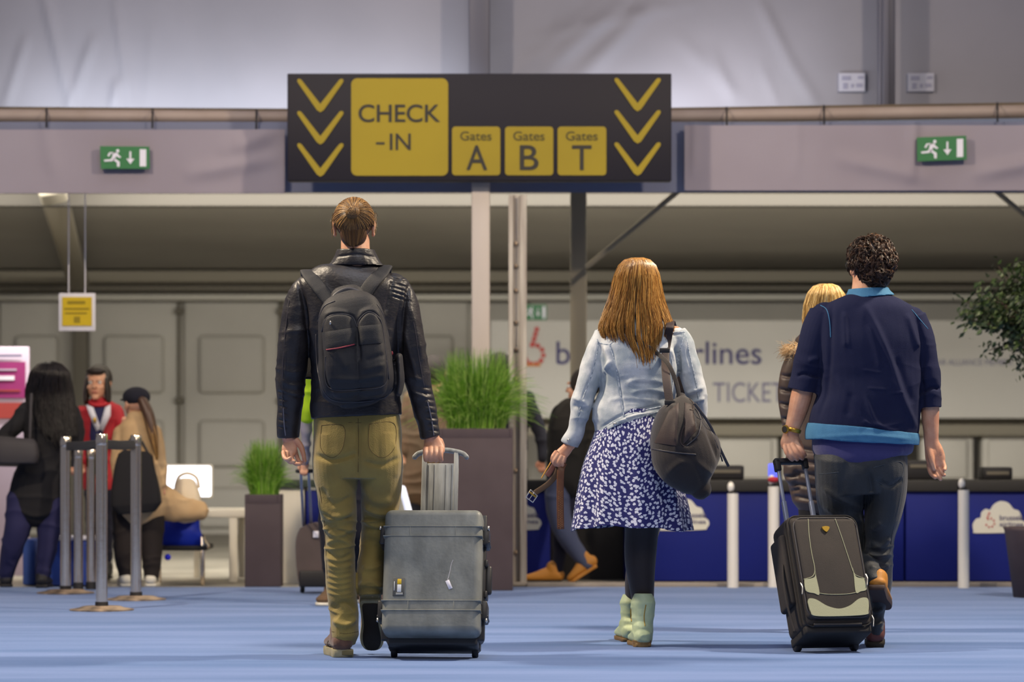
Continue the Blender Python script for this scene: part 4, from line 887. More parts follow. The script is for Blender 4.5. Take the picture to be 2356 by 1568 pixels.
for sx in (-1, 1):
    for z in (.11, .42):
        mb = MB(); lb(mb, min(sx*(W2-.01), sx*(W2+.018)), max(sx*(W2-.01), sx*(W2+.018)), .06, .17, z-.038, z+.038, .006); lb(mb, min(sx*W2, sx*(W2+.022)), max(sx*W2, sx*(W2+.022)), .07, .16, z-.03, z-.02, .003); o = mb.build('latch', M['peli_dark'], case, auto=60)
        mb = MB(); lb(mb, min(sx*(W2+.012), sx*(W2+.021)), max(sx*(W2+.012), sx*(W2+.021)), .055, .075, z-.052 if z < .2 else z+.022, z-.036 if z < .2 else z+.038, .003); mb.build('steel_pin', M['bright'], o)
mb = MB(); lb(mb, W2, W2+.03, .12, .15, .19, .31, .01); lb(mb, W2, W2+.014, .10, .17, .17, .2, .005); lb(mb, W2, W2+.014, .10, .17, .3, .33, .005); mb.build('side_handle', M['peli_dark'], case, auto=60)
for sx in (-1, 1):
    mb = MB(); c_ = Bc@Vector((sx*.165, -.02, 0)); c_.z = .03; mb.lathe(tuple(c_), [(.026, -.013), (.03, -.009), (.03, .009), (.026, .013)], 24, M=Matrix.Rotation(math.pi/2, 4, 'Y')); mb.build('wheel', M['black'], case, auto=50)
    mb = MB(); lb(mb, sx*.165-.022 if sx > 0 else sx*.165-.022, sx*.165+.022, .19, D2+.004, -.022, .03, .006); mb.build('wheel_housing', M['peli_dark'], case, auto=60)
yh = .205                                                   # telescopic handle at the rear of the shell
def lbh(mb, x0, x1, z0, z1, y0=yh, y1=yh+.022, bev=.004): lb(mb, x0+.002, x1+.002, y0, y1, z0, z1, bev)
zt = .872-zb
mb = MB(); lbh(mb, -.076, -.056, .46, zt-.01); lbh(mb, .056, .076, .46, zt-.01); lbh(mb, -.06, .06, .46, zt-.058, yh+.003, yh+.02); tl_ = mb.build('telescopic_handle', M['peli_handle'], case, auto=60)
for x in (-.052, -.027, .021, .046): mb = MB(); lbh(mb, x, x+.002, .49, zt-.066, yh+.0015, yh+.006, .0005); mb.build('groove', M['peli_dark'], tl_)
mb = MB(); pts = [(-.108, -.02), (-.09, -.004), (-.04, .008), (0, .010), (.04, .008), (.09, -.004), (.108, -.02)]
q = catmull([tuple(Bc@Vector((x+.002, yh+.011-D2, zt+z_-.01+zb))) for x, z_ in pts], 5); mb.tube_w(q, .010, .012, n=14, ref=tuple(Bc.to_3x3()@Vector((0, 1, 0))), p=3)
mb.build('grip', M['peli_handle'], case)
mb = MB(); lbh(mb, -.055, .058, L2-.004, L2+.014, yh-.035, yh-.006, .006); mb.build('locking_bar', M['peli_dark'], case, auto=60)
mb = MB(); lb(mb, -.155, -.108, -.0025, .002, .15, .225, .001); lab = mb.build('label_plate', mat('plate', '#4a4c4b', .5), case)
for x0, x1, z0, z1, cc in ((-.137, -.121, .199, .220, '#d8b21c'), (-.137, -.121, .166, .197, '#cfd3d8'), (-.151, -.147, .172, .21, '#a9adb0'), (-.142, -.114, .154, .163, '#8d9090')):
    mb = MB(); lb(mb, x0, x1, -.0035, -.001, z0, z1, .0004); mb.build('print', mat('label_print', cc, .5), lab)
tg = MB(); TM = Matrix.Rotation(math.radians(-24), 4, 'Y'); c_ = Bc@Vector((.071, -.004-D2, .197+zb)); tg.box(tuple(c_), (.016, .0015, .038), .0005, 1, M=Bc.to_3x3().to_4x4()@TM); o = tg.build('tag', M['white'], case)
s = MB(); s.strand([tuple(Bc@Vector((a, -.004-D2, b_+zb))) for a, b_ in catmull([(.065, .215), (.073, .25), (.078, .28), (.085, .30)], 4)], .0008, .0008, 4); s.build('string', M['white'], o)

# ================================================================== woman in denim jacket
Y = 13.72
wom = empty('person', P(1470, 1030, Y).to_2d().to_3d(), 'person with long auburn hair, pale denim jacket, navy floral skirt and mint ankle boots', 'person')
Bw = basis(P(1466, 658, Y+.01), math.radians(6), 0)
W_t = [(1470, 738, .02, 36, 32), (1467, 752, .01, 66, 46), (1466, 772, 0, 92, 56), (1467, 800, 0, 100, 64), (1468, 850, 0, 92, 66), (1467, 895, 0, 88, 60), (1462, 930, 0, 86, 60), (1447, 955, 0, 85, 62), (1452, 972, 0, 84, 64)]
W_la = [(1392, 768, 0, 24, 30), (1379, 800, 0, 28, 32), (1362, 850, .0, 27, 30), (1346, 900, -.01, 25, 28), (1335, 940, -.01, 24, 26), (1326, 985, .01, 21, 23), (1311, 1022, .02, 21, 20)]
W_ra = [(1553, 768, 0, 26, 30), (1569, 795, 0, 28, 32), (1586, 850, 0, 27, 30), (1600, 895, .0, 25, 28), (1607, 930, .03, 22, 26), (1608, 970, .08, 19, 22), (1600, 1010, .13, 18, 20)]
W_rl = [(1490, 1000, 0, 50, 60), (1495, 1100, 0, 46, 56), (1480, 1180, .02, 42, 46), (1476, 1225, .03, 39, 40), (1473, 1290, .03, 36, 36), (1476, 1340, .03, 30, 31), (1479, 1390, .03, 25, 27), (1478, 1440, .03, 20, 24)]
W_ll = [(1440, 1000, 0, 48, 60), (1470, 1100, .1, 46, 54), (1484, 1180, .18, 42, 46), (1480, 1230, .22, 35, 38), (1472, 1290, .25, 30, 32), (1460, 1340, .31, 23, 26), (1456, 1395, .35, 17, 19), (1453, 1440, .36, 15, 16)]
b = MB(); add_head(b, Bw, .96); b.tube(Y, [(1467, 690, .01, 26, 28), (1468, 740, 0, 28, 32), (1468, 765, 0, 50, 36)], n=20)
for tb in (W_t, W_la, W_ra): b.tube(Y, tb, shrink=7, n=20)
b.tube(Y, [(1462, 950, 0, 72, 58), (1460, 1010, 0, 80, 62), (1462, 1050, 0, 80, 60)], n=22)
for tb in (W_rl, W_ll): b.tube(Y, tb, shrink=2, n=20)
b.tube(Y, [(1310, 1024, .02, 12, 14), (1300, 1036, .02, 14, 11), (1289, 1048, .02, 15, 10), (1284, 1054, .02, 13, 9)], n=14)
for q in ([(1279, 1040, .0, 5.4), (1272, 1050, -.015, 5), (1271, 1060, -.005, 4.6), (1277, 1066, .015, 4.2)], [(1284, 1046, -.01, 5.4), (1276, 1058, -.02, 5), (1277, 1068, -.008, 4.6), (1283, 1070, .015, 4.2)],
          [(1291, 1050, -.012, 5.2), (1284, 1063, -.022, 4.8), (1285, 1071, -.008, 4.4), (1291, 1070, .014, 4)], [(1298, 1052, -.01, 4.8), (1294, 1064, -.018, 4.4), (1294, 1071, -.005, 4), (1298, 1068, .012, 3.6)],
          [(1298, 1038, .035, 7), (1299, 1052, .045, 5.6), (1296, 1064, .04, 4.8)]): b.tube(Y, q, n=12, sub=4)
b.tube(Y, [(1600, 1010, .13, 12, 14), (1596, 1034, .14, 14, 10), (1592, 1052, .14, 13, 9)], n=14)
for k, x in enumerate((1583, 1590, 1597, 1603)): b.tube(Y, [(x, 1046, .14, 4.8), (x-2, 1062, .13, 4.4), (x-1, 1072, .11, 4)], n=10, sub=3)
b.tube(Y, [(1588, 1026, .12, 6), (1580, 1042, .10, 5), (1579, 1054, .09, 4.4)], n=10, sub=3)
b.build('body', M['skin'], wom, voxel=.003, smooth=2); add_eyes(Bw, .96, wom)
tg_ = MB()
for tb in (W_rl, W_ll): tg_.tube(Y, tb, n=26)
tg_.build('tights', M['tights'], wom, voxel=.0045, smooth=3)
j = MB(); j.tube(Y, W_t, n=36, p=2.2, cap=0); j.tube(Y, W_la, n=24, cap=0); j.tube(Y, W_ra, n=24, cap=0); j.ell(tuple(P(1394, 772, Y)), (.045, .055, .042)); j.ell(tuple(P(1552, 772, Y)), (.046, .055, .042))
jf = [('n', .008, (6, 6, 20), 2, [(1335, 930, 30, 60), (1600, 905, 30, 50), (1350, 880, 30, 40)], True), ('n', .0045, (12, 8, 20), 2, None, False), ('n', .003, (14, 10, 40), 2, [(1460, 900, 80, 60)], True),
      ('f', [(1378, 790), (1388, 830), (1390, 870), (1380, 920)], -.014, 5), ('f', [(1390, 795), (1402, 830), (1388, 860)], .010, 6), ('f', [(1555, 790), (1562, 840), (1563, 890)], -.014, 5),
      ('f', [(1400, 790), (1430, 775), (1460, 785)], -.004, 3), ('f', [(1405, 790), (1416, 840), (1428, 900), (1438, 965)], -.005, 3), ('f', [(1372, 790), (1378, 800), (1366, 850), (1344, 905), (1330, 960)], -.004, 2.5),
      ('f', [(1392, 850), (1400, 840), (1410, 830)], .008, 6), ('f', [(1384, 1000), (1440, 962), (1520, 945)], .005, 3), ('f', [(1380, 985), (1440, 950), (1518, 932)], -.005, 3),
      ('f', [(1440, 880), (1480, 872), (1530, 880)], .005, 6), ('f', [(1450, 905), (1490, 895), (1540, 905)], .006, 6), ('f', [(1400, 920), (1440, 915), (1500, 920)], .004, 5), ('f', [(1318, 915), (1345, 925), (1350, 935)], .010, 5), ('f', [(1316, 930), (1345, 945)], -.008, 5),
      ('f', [(1580, 905), (1618, 890)], .009, 5), ('f', [(1585, 925), (1622, 915)], .009, 5), ('f', [(1580, 800), (1590, 850), (1604, 900)], -.004, 2.5), ('f', [(1540, 800), (1552, 830), (1548, 870)], .008, 6), ('f', [(1528, 770), (1575, 768)], -.004, 3)]
dj = j.build('denim_jacket', M['denim'], wom, voxel=.004, smooth=3, disp=jf, bvh=True)
c = MB(); c.tube(Y, [(1468, 728, .01, 38, 38), (1468, 742, .005, 44, 42), (1468, 752, 0, 54, 44)], n=26, cap=1); c.build('collar', M['denim'], dj, voxel=.004, smooth=2)
for pts in ([(1376, 786), (1400, 792), (1432, 774), (1470, 770)], [(1402, 792), (1414, 830), (1424, 880), (1436, 958)], [(1374, 780), (1376, 800), (1362, 860), (1340, 920), (1328, 970)], [(1382, 990), (1440, 955), (1520, 935)], [(1374, 1006), (1448, 968), (1524, 944)],
            [(1578, 770), (1590, 830), (1602, 885), (1608, 930)], [(1528, 765), (1576, 763)], [(1576, 765), (1566, 800), (1560, 840)], [(1540, 800), (1548, 850), (1546, 900)]):
    s = MB(); on_surf(s, BV[dj], pts, 1.3, .0014, .0006, Yd=13.6); s.build('seam', M['denim_seam'], dj)
s = MB(); c_, _ = hit(BV[dj], 1415, 975, .003, 13.6); s.ell(tuple(c_), (.009, .004, .009)); s.build('tab_button', M['bright'], dj)
s = MB(); on_surf(s, BV[dj], [(1398, 984), (1420, 973), (1442, 966)], 5, .002, .001, Yd=13.6); s.build('waist_tab', M['denim'], dj)
s = MB(); c_, _ = hit(BV[dj], 1308, 1012, .003, 13.7); s.ell(tuple(c_), (.007, .004, .007)); s.build('cuff_button', M['bright'], dj)
# skirt, flared with soft pleats
Yq = Y; tab = [(940, 1385, 1530, .115), (965, 1376, 1530, .12), (1010, 1362, 1540, .135), (1060, 1343, 1552, .15), (1100, 1333, 1562, .165), (1150, 1324, 1576, .18), (1190, 1318, 1584, .19), (1214, 1314, 1588, .195)]
V = []; n = 160; rows = catmull(tab, 6); rows = rows[::-1]
rows2 = list(rows); outer = []
for i, r_ in enumerate(rows2):
    y, xl, xr, hd = r_; t = max(0, (y-985)/230.0); k = Yq/F; cx_ = (xl+xr)/2; hw = (xr-xl)/2
    ring = []
    for jx in range(n):
        th = 2*math.pi*jx/n; pl_w = .045*t*math.sin(9*th+1.2+.6*math.sin(3*th))+.025*t*math.sin(17*th+.5); rr = 1+pl_w
        hem = (10*math.sin(2*th+2.2)+4*math.sin(7*th))*max(0, t-.75)*4*.6
        p = P(cx_+hw*math.cos(th)*rr, y+hem, Yq); p.y = Yq+hd*math.sin(th)*rr; ring.append(tuple(p))
    outer.append(ring)
inner = [[(x*1+(P(1450, 0, Yq).x-x)*.012, yy+(Yq-yy)*.02, z) for x, yy, z in r_] for r_ in outer]
rings = inner[::-1]+outer; V = [v for r_ in rings for v in r_]; Fc = [(i*n+a, i*n+(a+1) % n, (i+1)*n+(a+1) % n, (i+1)*n+a) for i in range(len(rings)-1) for a in range(n)]
mb = MB(); mb.add(V, Fc); sk = mb.build('skirt', M['floral'], wom)
at = sk.data.attributes.new('cloth', 'FLOAT_VECTOR', 'POINT'); vals = []
for i, r_ in enumerate(rings):
    for a_ in range(n): vals += [a_/n*1.28, r_[a_][2]*1.05+.03*math.sin(a_/n*6.28*3), 0]
at.data.foreach_set('vector', vals)
# boots
def boot(cx, yb, Yh, w_, ht, dx, L_=.235):
    up, so = MB(), MB(); h_ = P(cx, yb, Yh); h_.z = .001; toe_ = Vector((h_.x+dx, h_.y+L_, .001)); shoe(up, so, h_, toe_, .078, .075, .016, ankle_h=.03)
    k = Yh/F; a = Vector((h_.x, h_.y+.07, 0)); up.tube_w([tuple(a+Vector((0, -.005, .03))), tuple(a+Vector((0, 0, .09))), tuple(a+Vector((.001, 0, .13))), tuple(a+Vector((.002, 0, ht)))], [w_*.40, w_*.43, w_*.46, w_*.52], [.062, .052, .052, .056], n=22, cap=1)
    o = up.build('boot', M['mint'], wom, voxel=.0038, smooth=2, disp=[('n', .004, (10, 10, 26), 2, None, True)], bvh=True)
    so.build('sole', M['heel_wood'], o, auto=50)
    hb = MB(); hb.lathe((h_.x+dx*.15, h_.y+.032, 0), [(w_*.36, .0), (w_*.38, .012), (w_*.39, .028)], 20); hb.build('heel', M['heel_wood'], o, auto=50)
    px0 = cx; s_ = MB(); on_surf(s_, BV[o], [(cx+6, yb-98), (cx+2, yb-72), (cx+4, yb-50)], 1.1, .002, .0006, Yd=Yh); s_.build('zip', M['gold'], o)
boot(1480, 1489, GY(1488), .105, .188, -.03); boot(1449, 1478, GY(1477)+.03, .085, .175, -.03)
# hair
ht_ = [(592, 1456, 1478, .0, .05), (597, 1438, 1494, .0, .095), (610, 1425, 1507, .0, .108), (634, 1415, 1516, .0, .115), (665, 1409, 1521, -.0, .108), (700, 1398, 1527, -.01, .10), (730, 1385, 1538, -.02, .095), (755, 1376, 1546, -.03, .09), (780, 1385, 1540, -.035, .085), (825, 1420, 1530, -.045, .075)]
def hend(u):
    x = 1462+84*u
    return float(np.interp(x, [1378, 1400, 1425, 1440, 1452, 1465, 1505, 1518, 1530, 1546], [764, 766, 772, 785, 812, 828, 828, 805, 780, 768]))
hc = MB(); hair_core(hc, Y, [r_ for r_ in ht_ if r_[0] <= 740], .94); hc.ell(tuple(Bw@Vector((0, -.014, .026))), (.073, .090, .084), Bw, 20, 14); hr = hc.build('hair', M['hair_auburn'], wom)
hs = MB(); hair_sheet(hs, Y, ht_, 2600, 5, hend, r=.0014, wav=.005, front=.25); hs.build('strands', M['hair_auburn'], hr)
# shoulder bag
Yg2 = 13.50
bag = empty('shoulder_bag', P(1585, 1040, Yg2), 'black and brown duffel shoulder bag hanging at the right hip of the auburn haired person', 'bag')
mb = MB(); mb.tube(Yg2, [(1567, 916, .02, 13, 24), (1568, 934, .01, 36, 42), (1563, 965, 0, 56, 60), (1566, 1000, 0, 70, 70), (1578, 1040, 0, 82, 74), (1590, 1080, 0, 72, 66), (1602, 1108, 0, 48, 48), (1612, 1124, 0, 26, 30)], n=36, p=2.3)
bagf = [('n', .010, (7, 7, 9), 2, None, False), ('f', [(1545, 925), (1560, 960), (1552, 1000), (1558, 1040)], .010, 6), ('f', [(1600, 930), (1625, 980), (1650, 1040), (1660, 1075)], -.010, 6), ('f', [(1598, 925), (1575, 965), (1568, 1010), (1590, 1020), (1605, 980), (1600, 930)], -.008, 5),
        ('f', [(1600, 970), (1580, 1000)], .008, 6), ('f', [(1612, 985), (1598, 1010)], .008, 6), ('f', [(1535, 1090), (1580, 1060), (1640, 1090)], .006, 9), ('f', [(1560, 1040), (1600, 1070), (1620, 1120)], -.008, 7)]
bo = mb.build('bag_body', M['bag'], bag, voxel=.005, smooth=3, disp=bagf, bvh=True)
panel_on(BV[bo], [(1538, 945), (1562, 925), (1556, 1025), (1505, 1018)], .003, M['bag_light'], 'side_panel', bag, 8, 10, Yd=Yg2)
panel_on(BV[bo], [(1576, 925), (1592, 930), (1602, 990), (1572, 1022)], .004, M['bag_light'], 'end_pocket', bag, 8, 10, Yd=Yg2)
for pts, m_ in (([(1586, 917), (1596, 930), (1590, 955), (1572, 985), (1566, 1015), (1572, 1025)], 'bag_light'), ([(1600, 940), (1612, 965), (1606, 1000), (1580, 1024)], 'cord'), ([(1610, 950), (1640, 1000), (1662, 1060)], 'cord'), ([(1500, 1032), (1550, 1040), (1600, 1045)], 'cord')):
    s = MB(); on_surf(s, BV[bo], pts, 1.8, .003, .0015, Yd=Yg2); s.build('piping', M[m_], bag)
hh = lambda x, y, l=.006: tuple(hit(BV[dj], x, y, l, 13.6)[0])
C = [tuple(P(1572, 905, 13.90)), tuple(P(1560, 820, 13.89)), tuple(P(1550, 762, 13.84)), tuple(P(1545, 741, 13.76)), tuple(P(1543, 739, 13.69)), hh(1541, 752), hh(1537, 775), hh(1531, 815, .009), tuple(P(1533, 870, 13.50)), tuple(P(1541, 926, 13.46))]
Rn = [(0, 1, 0), (0, 1, 0), (0, 1, .6), (0, .3, 1), (0, -.3, 1), (0, -.9, .5), (0, -1, .2), (0, -1, 0), (0, -1, 0), (0, -1, 0)]
s = MB(); s.tube_w(catmull(C, 5), .0175, .002, n=10, p=3, refs=catmull(Rn, 5)); st_ = s.build('strap', M['bag_light'], bag)
s = MB(); s.tube_w(catmull([tuple(hit(BV[dj], x, y, .005, 13.6)[0]) for x, y in ((1425, 752), (1455, 773), (1490, 797), (1512, 812))]+[tuple(P(1538, 838, 13.53)), tuple(P(1556, 880, 13.50)), tuple(P(1562, 912, 13.48))], 5), .0095, .002, n=10, p=3, ref=(0, 1, 0)); s.build('cross_strap', M['bag'], bag)
for x, y, YY in ((1529, 806, 13.52), (1541, 926, 13.45)):
    mb = MB(); mb.boxp(x-12, x+12, y-6, y+5, YY-.012, .01, .003); mb.build('buckle', M['black'], bag)
s = MB(); s.tube_w(catmull([tuple(P(1598, 928, 13.42)), tuple(P(1632, 975, 13.44)), tuple(P(1656, 1030, 13.48)), tuple(P(1676, 1072, 13.52))], 5), .006, .002, n=8, ref=(0, 1, 0)); s.build('loose_strap', M['cord'], bag)
# belt in the left hand
Yb2 = 13.72
bel = empty('leather_belt', P(1284, 1060, Yb2), 'studded brown leather belt dangling from the left hand of the auburn haired person', 'belt')
mb = MB(); mb.tube_w(catmull([tuple(P(1297, 1064, Yb2+.01)), tuple(P(1291, 1078, Yb2-.012)), tuple(P(1289, 1110, Yb2-.015)), tuple(P(1289, 1160, Yb2-.015)), tuple(P(1290, 1216, Yb2-.015))], 5), .0155, .0022, n=12, p=3, ref=(0, 1, 0), cap=3); mb.build('strap', M['belt'], bel)
for i in range(22):
    for sx in (-1, 0, 1):
        if abs(sx) == 1 and i > 20: continue
        mb = MB() if (i == 0 and sx == -1) else mb
        mb.ell(tuple(P(1289.5+sx*3.6, 1130+i*4.0+(2 if sx == 0 else 0), Yb2-.0172)), (.0016, .0011, .0016), n=6, m=4)
st2 = mb.build('studs', M['belt_studs'], bel); st2['kind'] = 'stuff'
mb = MB(); mb.tube_w(catmull([tuple(P(1286, 1066, Yb2-.0)), tuple(P(1280, 1090, Yb2-.0)), tuple(P(1262, 1112, Yb2+.01)), tuple(P(1236, 1130, Yb2+.01)), tuple(P(1226, 1138, Yb2))], 6), .012, .0018, n=10, p=3, ref=(0, 1, 0)); mb.build('strap', mat('belt_inner', '#5b4633', .8), bel)
mb = MB(); mb.tube_w(catmull([tuple(P(1281, 1062, Yb2+.015)), tuple(P(1270, 1078, Yb2+.015)), tuple(P(1259, 1094, Yb2+.015))], 4), .013, .002, n=10, p=3, ref=(.35, 1, 0)); mb.build('folded_end', M['maroon'], bel)
mb = MB(); mb.tube_w([tuple(P(1270, 1058, Yb2)), tuple(P(1246, 1099, Yb2))], .0025, .002, n=8); mb.build('edge_binding', M['edge'], bel)
mb = MB(); bk = [(1221, 1126), (1236, 1140), (1226, 1155), (1210, 1143), (1221, 1126)]
for i in range(4): mb.tube_w([tuple(P(*bk[i], Yb2-.004)), tuple(P(*bk[i+1], Yb2-.004))], .0024, .0024, n=8)
mb.tube_w([tuple(P(1229, 1132, Yb2-.006)), tuple(P(1217, 1149, Yb2-.006))], .0015, .0015, n=6); mb.build('buckle', M['bright'], bel)
mb = MB(); mb.tube_w([tuple(P(1219, 1132, Yb2-.004)), tuple(P(1232, 1142, Yb2-.004))], .004, .004, n=8); mb.build('keeper', M['gold'], bel)

# ================================================================== man in navy sweatshirt
Y = 13.62
mn = empty('person', P(1995, 1030, Y).to_2d().to_3d(), 'person with curly brown hair, navy sweatshirt and dark jeans, pulling a soft trolley case', 'person')
Bm = basis(P(2000, 612, Y+.01), math.radians(20), math.radians(-3))
N_t = [(1996, 676, .0, 48, 40), (1996, 690, 0, 78, 54), (1996, 712, 0, 112, 66), (1996, 745, 0, 126, 74), (1998, 790, 0, 126, 82), (2000, 850, 0, 120, 84), (2000, 910, 0, 122, 86), (1992, 960, 0, 126, 87), (1987, 984, 0, 126, 87), (1986, 992, 0, 125, 86)]
N_la = [(1898, 722, 0, 36, 40), (1882, 760, 0, 38, 44), (1868, 810, 0, 36, 42), (1857, 855, .01, 37, 40), (1850, 893, .015, 33, 36)]
N_ra = [(2098, 730, 0, 34, 40), (2114, 770, 0, 33, 44), (2126, 820, 0, 29, 42), (2135, 870, .0, 27, 38), (2140, 922, .0, 25, 32)]
b = MB(); add_head(b, Bm, 1.02); b.tube(Y, [(1998, 640, .005, 36, 38), (1996, 680, 0, 40, 40), (1996, 700, 0, 64, 44)], n=24)
for tb in (N_t, N_la, N_ra): b.tube(Y, tb, shrink=17, n=22)
L_l = [(1932, 1050, 0, 60, 80), (1932, 1110, .02, 58, 78), (1934, 1170, .06, 52, 64), (1948, 1240, .10, 44, 52), (1968, 1290, .10, 38, 44), (1996, 1312, -.05, 30, 34), (2010, 1334, -.12, 22, 26)]
L_r = [(2030, 1050, 0, 58, 80), (2036, 1110, 0, 52, 76), (2034, 1170, 0, 44, 62), (2024, 1240, .02, 34, 48), (2020, 1300, .03, 32, 44), (2022, 1360, .02, 27, 38), (2017, 1410, .02, 20, 33), (2014, 1448, .01, 19, 34)]
b.tube(Y, [(1982, 1020, 0, 98, 78), (1982, 1060, 0, 96, 78)], n=24)
for tb in (L_l, L_r): b.tube(Y, tb, shrink=7, n=20)
b.tube(Y, [(1852, 880, .015, 24, 26), (1843, 915, .015, 25, 25), (1834, 950, .02, 22, 21), (1824, 982, .02, 18, 15), (1820, 1000, .025, 19, 13), (1818, 1018, .02, 23, 12), (1817, 1028, .02, 21, 10)], n=20)
for q in ([(1832, 1018, .01, 6.6), (1840, 1030, -.01, 6), (1848, 1040, -.015, 5.6), (1852, 1046, .005, 5)], [(1824, 1024, .0, 6.6), (1833, 1038, -.018, 6), (1842, 1049, -.015, 5.6), (1846, 1054, .008, 5)],
          [(1815, 1027, .0, 6.4), (1822, 1042, -.018, 6), (1831, 1053, -.012, 5.4), (1834, 1056, .01, 5)], [(1806, 1027, .0, 6), (1810, 1041, -.015, 5.4), (1819, 1054, -.01, 5), (1823, 1057, .01, 4.6)], [(1832, 1008, .03, 7.4), (1842, 1024, .045, 6.4), (1846, 1038, .05, 5.6)]): b.tube(Y, q, n=12, sub=4)
b.tube(Y, [(2140, 905, .0, 21, 24), (2140, 950, .0, 21, 22), (2142, 990, .0, 18, 18), (2143, 1015, .0, 17, 14), (2148, 1034, .0, 21, 12), (2152, 1052, .0, 23, 11), (2155, 1068, .0, 20, 9)], n=20)
for q in ([(2138, 1056, .01, 6.6), (2138, 1074, .01, 6), (2142, 1088, .0, 5.6), (2151, 1097, -.015, 5)], [(2148, 1066, .005, 6.6), (2151, 1080, .0, 6), (2157, 1092, -.01, 5.6), (2164, 1101, -.02, 5)],
          [(2158, 1064, .0, 6.2), (2162, 1077, -.005, 5.8), (2167, 1087, -.015, 5.2), (2172, 1092, -.028, 4.8)], [(2166, 1054, .0, 5.6), (2171, 1066, -.008, 5.2), (2174, 1075, -.018, 4.8), (2173, 1080, -.03, 4.4)],
          [(2139, 1034, -.01, 9), (2142, 1050, -.022, 8), (2145, 1064, -.028, 6.2), (2149, 1078, -.025, 5.2)]): b.tube(Y, q, n=12, sub=4)
b.ell(tuple(P(2146, 1042, Y-.014)), (.017, .012, .026), n=14, m=10); b.ell(tuple(P(2162, 1040, Y-.010)), (.013, .010, .028), n=14, m=10)
b.build('body', M['skin'], mn, voxel=.003, smooth=2); add_eyes(Bm, 1.02, mn)
j = MB(); j.tube(Y, N_t, n=40, p=2.3, cap=0); j.tube(Y, N_la, n=26, cap=0); j.tube(Y, N_ra, n=26, cap=0); j.ell(tuple(P(1900, 728, Y)), (.066, .072, .062)); j.ell(tuple(P(2096, 736, Y)), (.064, .07, .06)); j.tube(Y, [(1858, 862, .01, 38, 41), (1849, 900, .015, 38, 40)], n=26, cap=0); j.tube(Y, [(2138, 898, 0, 27, 37), (2140, 938, 0, 27, 36)], n=26, cap=0)
nf = [('n', .007, (7, 7, 9), 2, None, False), ('n', .010, (5, 5, 22), 2, [(1858, 840, 40, 50), (2135, 860, 36, 60)], True), ('f', [(1990, 700), (2018, 760), (2048, 830), (2070, 900), (2090, 950), (2110, 985)], .013, 8), ('f', [(1943, 715), (1945, 760), (1946, 800)], .009, 6),
      ('f', [(1995, 745), (2015, 800), (2025, 850)], .007, 7), ('f', [(1915, 690), (1912, 760), (1910, 830), (1900, 900), (1886, 960)], -.009, 6), ('f', [(2098, 705), (2115, 760), (2126, 810), (2122, 870), (2118, 960)], -.009, 6), ('f', [(1990, 905), (2010, 960), (2035, 985), (2070, 990)], .009, 6),
      ('f', [(1985, 965), (2005, 975), (2040, 978), (2080, 970)], .007, 6), ('f', [(1985, 850), (2030, 858)], .004, 3), ('f', [(1995, 892), (2045, 896)], .004, 3), ('f', [(2050, 905), (2075, 902)], .004, 3), ('f', [(2085, 720), (2100, 770), (2110, 800)], .009, 6),
      ('f', [(1829, 865), (1850, 860), (1892, 870)], -.010, 4), ('f', [(2120, 905), (2145, 890), (2164, 896)], -.010, 4), ('f', [(1920, 860), (1960, 930), (2000, 985)], .007, 10), ('f', [(1860, 830), (1885, 822)], .009, 6), ('f', [(2060, 820), (2080, 880), (2100, 930)], -.008, 9), ('f', [(1960, 900), (1950, 960)], -.006, 10)]
sw = j.build('sweatshirt', M['navy_knit'], mn, voxel=.0042, smooth=3, disp=nf, bvh=True)
for pts, w_, nm in (([(1888, 702), (1902, 712), (1909, 740), (1911, 775)], 1.1, 'seam'), ([(2098, 712), (2118, 736), (2135, 756)], 1.0, 'seam')):
    s = MB(); on_surf(s, BV[sw], pts, w_, .0014, .0008, Yd=13.5); s.build(nm, M['cyan_rib'], sw)
c = MB(); c.tube(Y, [(1998, 663, .0, 46, 44), (1998.5, 673, .0, 51, 47), (1999.5, 684, .0, 60, 52)], n=34, cap=0); c.build('collar', M['cyan_rib'], sw, voxel=.0036, smooth=2)
c = MB(); c.tube(Y, [(1986, 984, 0, 129, 91), (1984.5, 1000, 0, 132, 93), (1983.5, 1017, 0, 131, 93)], n=60, cap=0, p=2.3); c.build('hem_band', M['cyan_rib'], sw, voxel=.004, smooth=1, disp=[('n', .004, (10, 10, 6), 2, None, False), ('f', [(1870, 1006), (1985, 1001), (2100, 1010)], .003, 5)])
c = MB(); c.tube(Y, [(1984, 1000, 0, 116, 82), (1986, 1030, 0, 116, 84), (1987, 1052, 0, 104, 84), (1989, 1068, -.0, 74, 76), (1992, 1078, 0, 46, 60)], n=44, p=2.4, cap=2); c.build('shirt_tail', M['purple'], mn, voxel=.0045, smooth=3, disp=[('n', .006, (9, 9, 12), 2, None, False), ('f', [(2030, 1060), (2080, 1035)], .006, 6)])
t = MB(); t.tube(Y, [(1983, 1015, 0, 100, 76), (1982, 1050, 0, 106, 80), (1980, 1090, 0, 106, 80), (1982, 1135, 0, 98, 70)], n=36, p=2.3, cap=0); t.tube(Y, L_l, n=28, cap=1); t.tube(Y, L_r, n=28, cap=1)
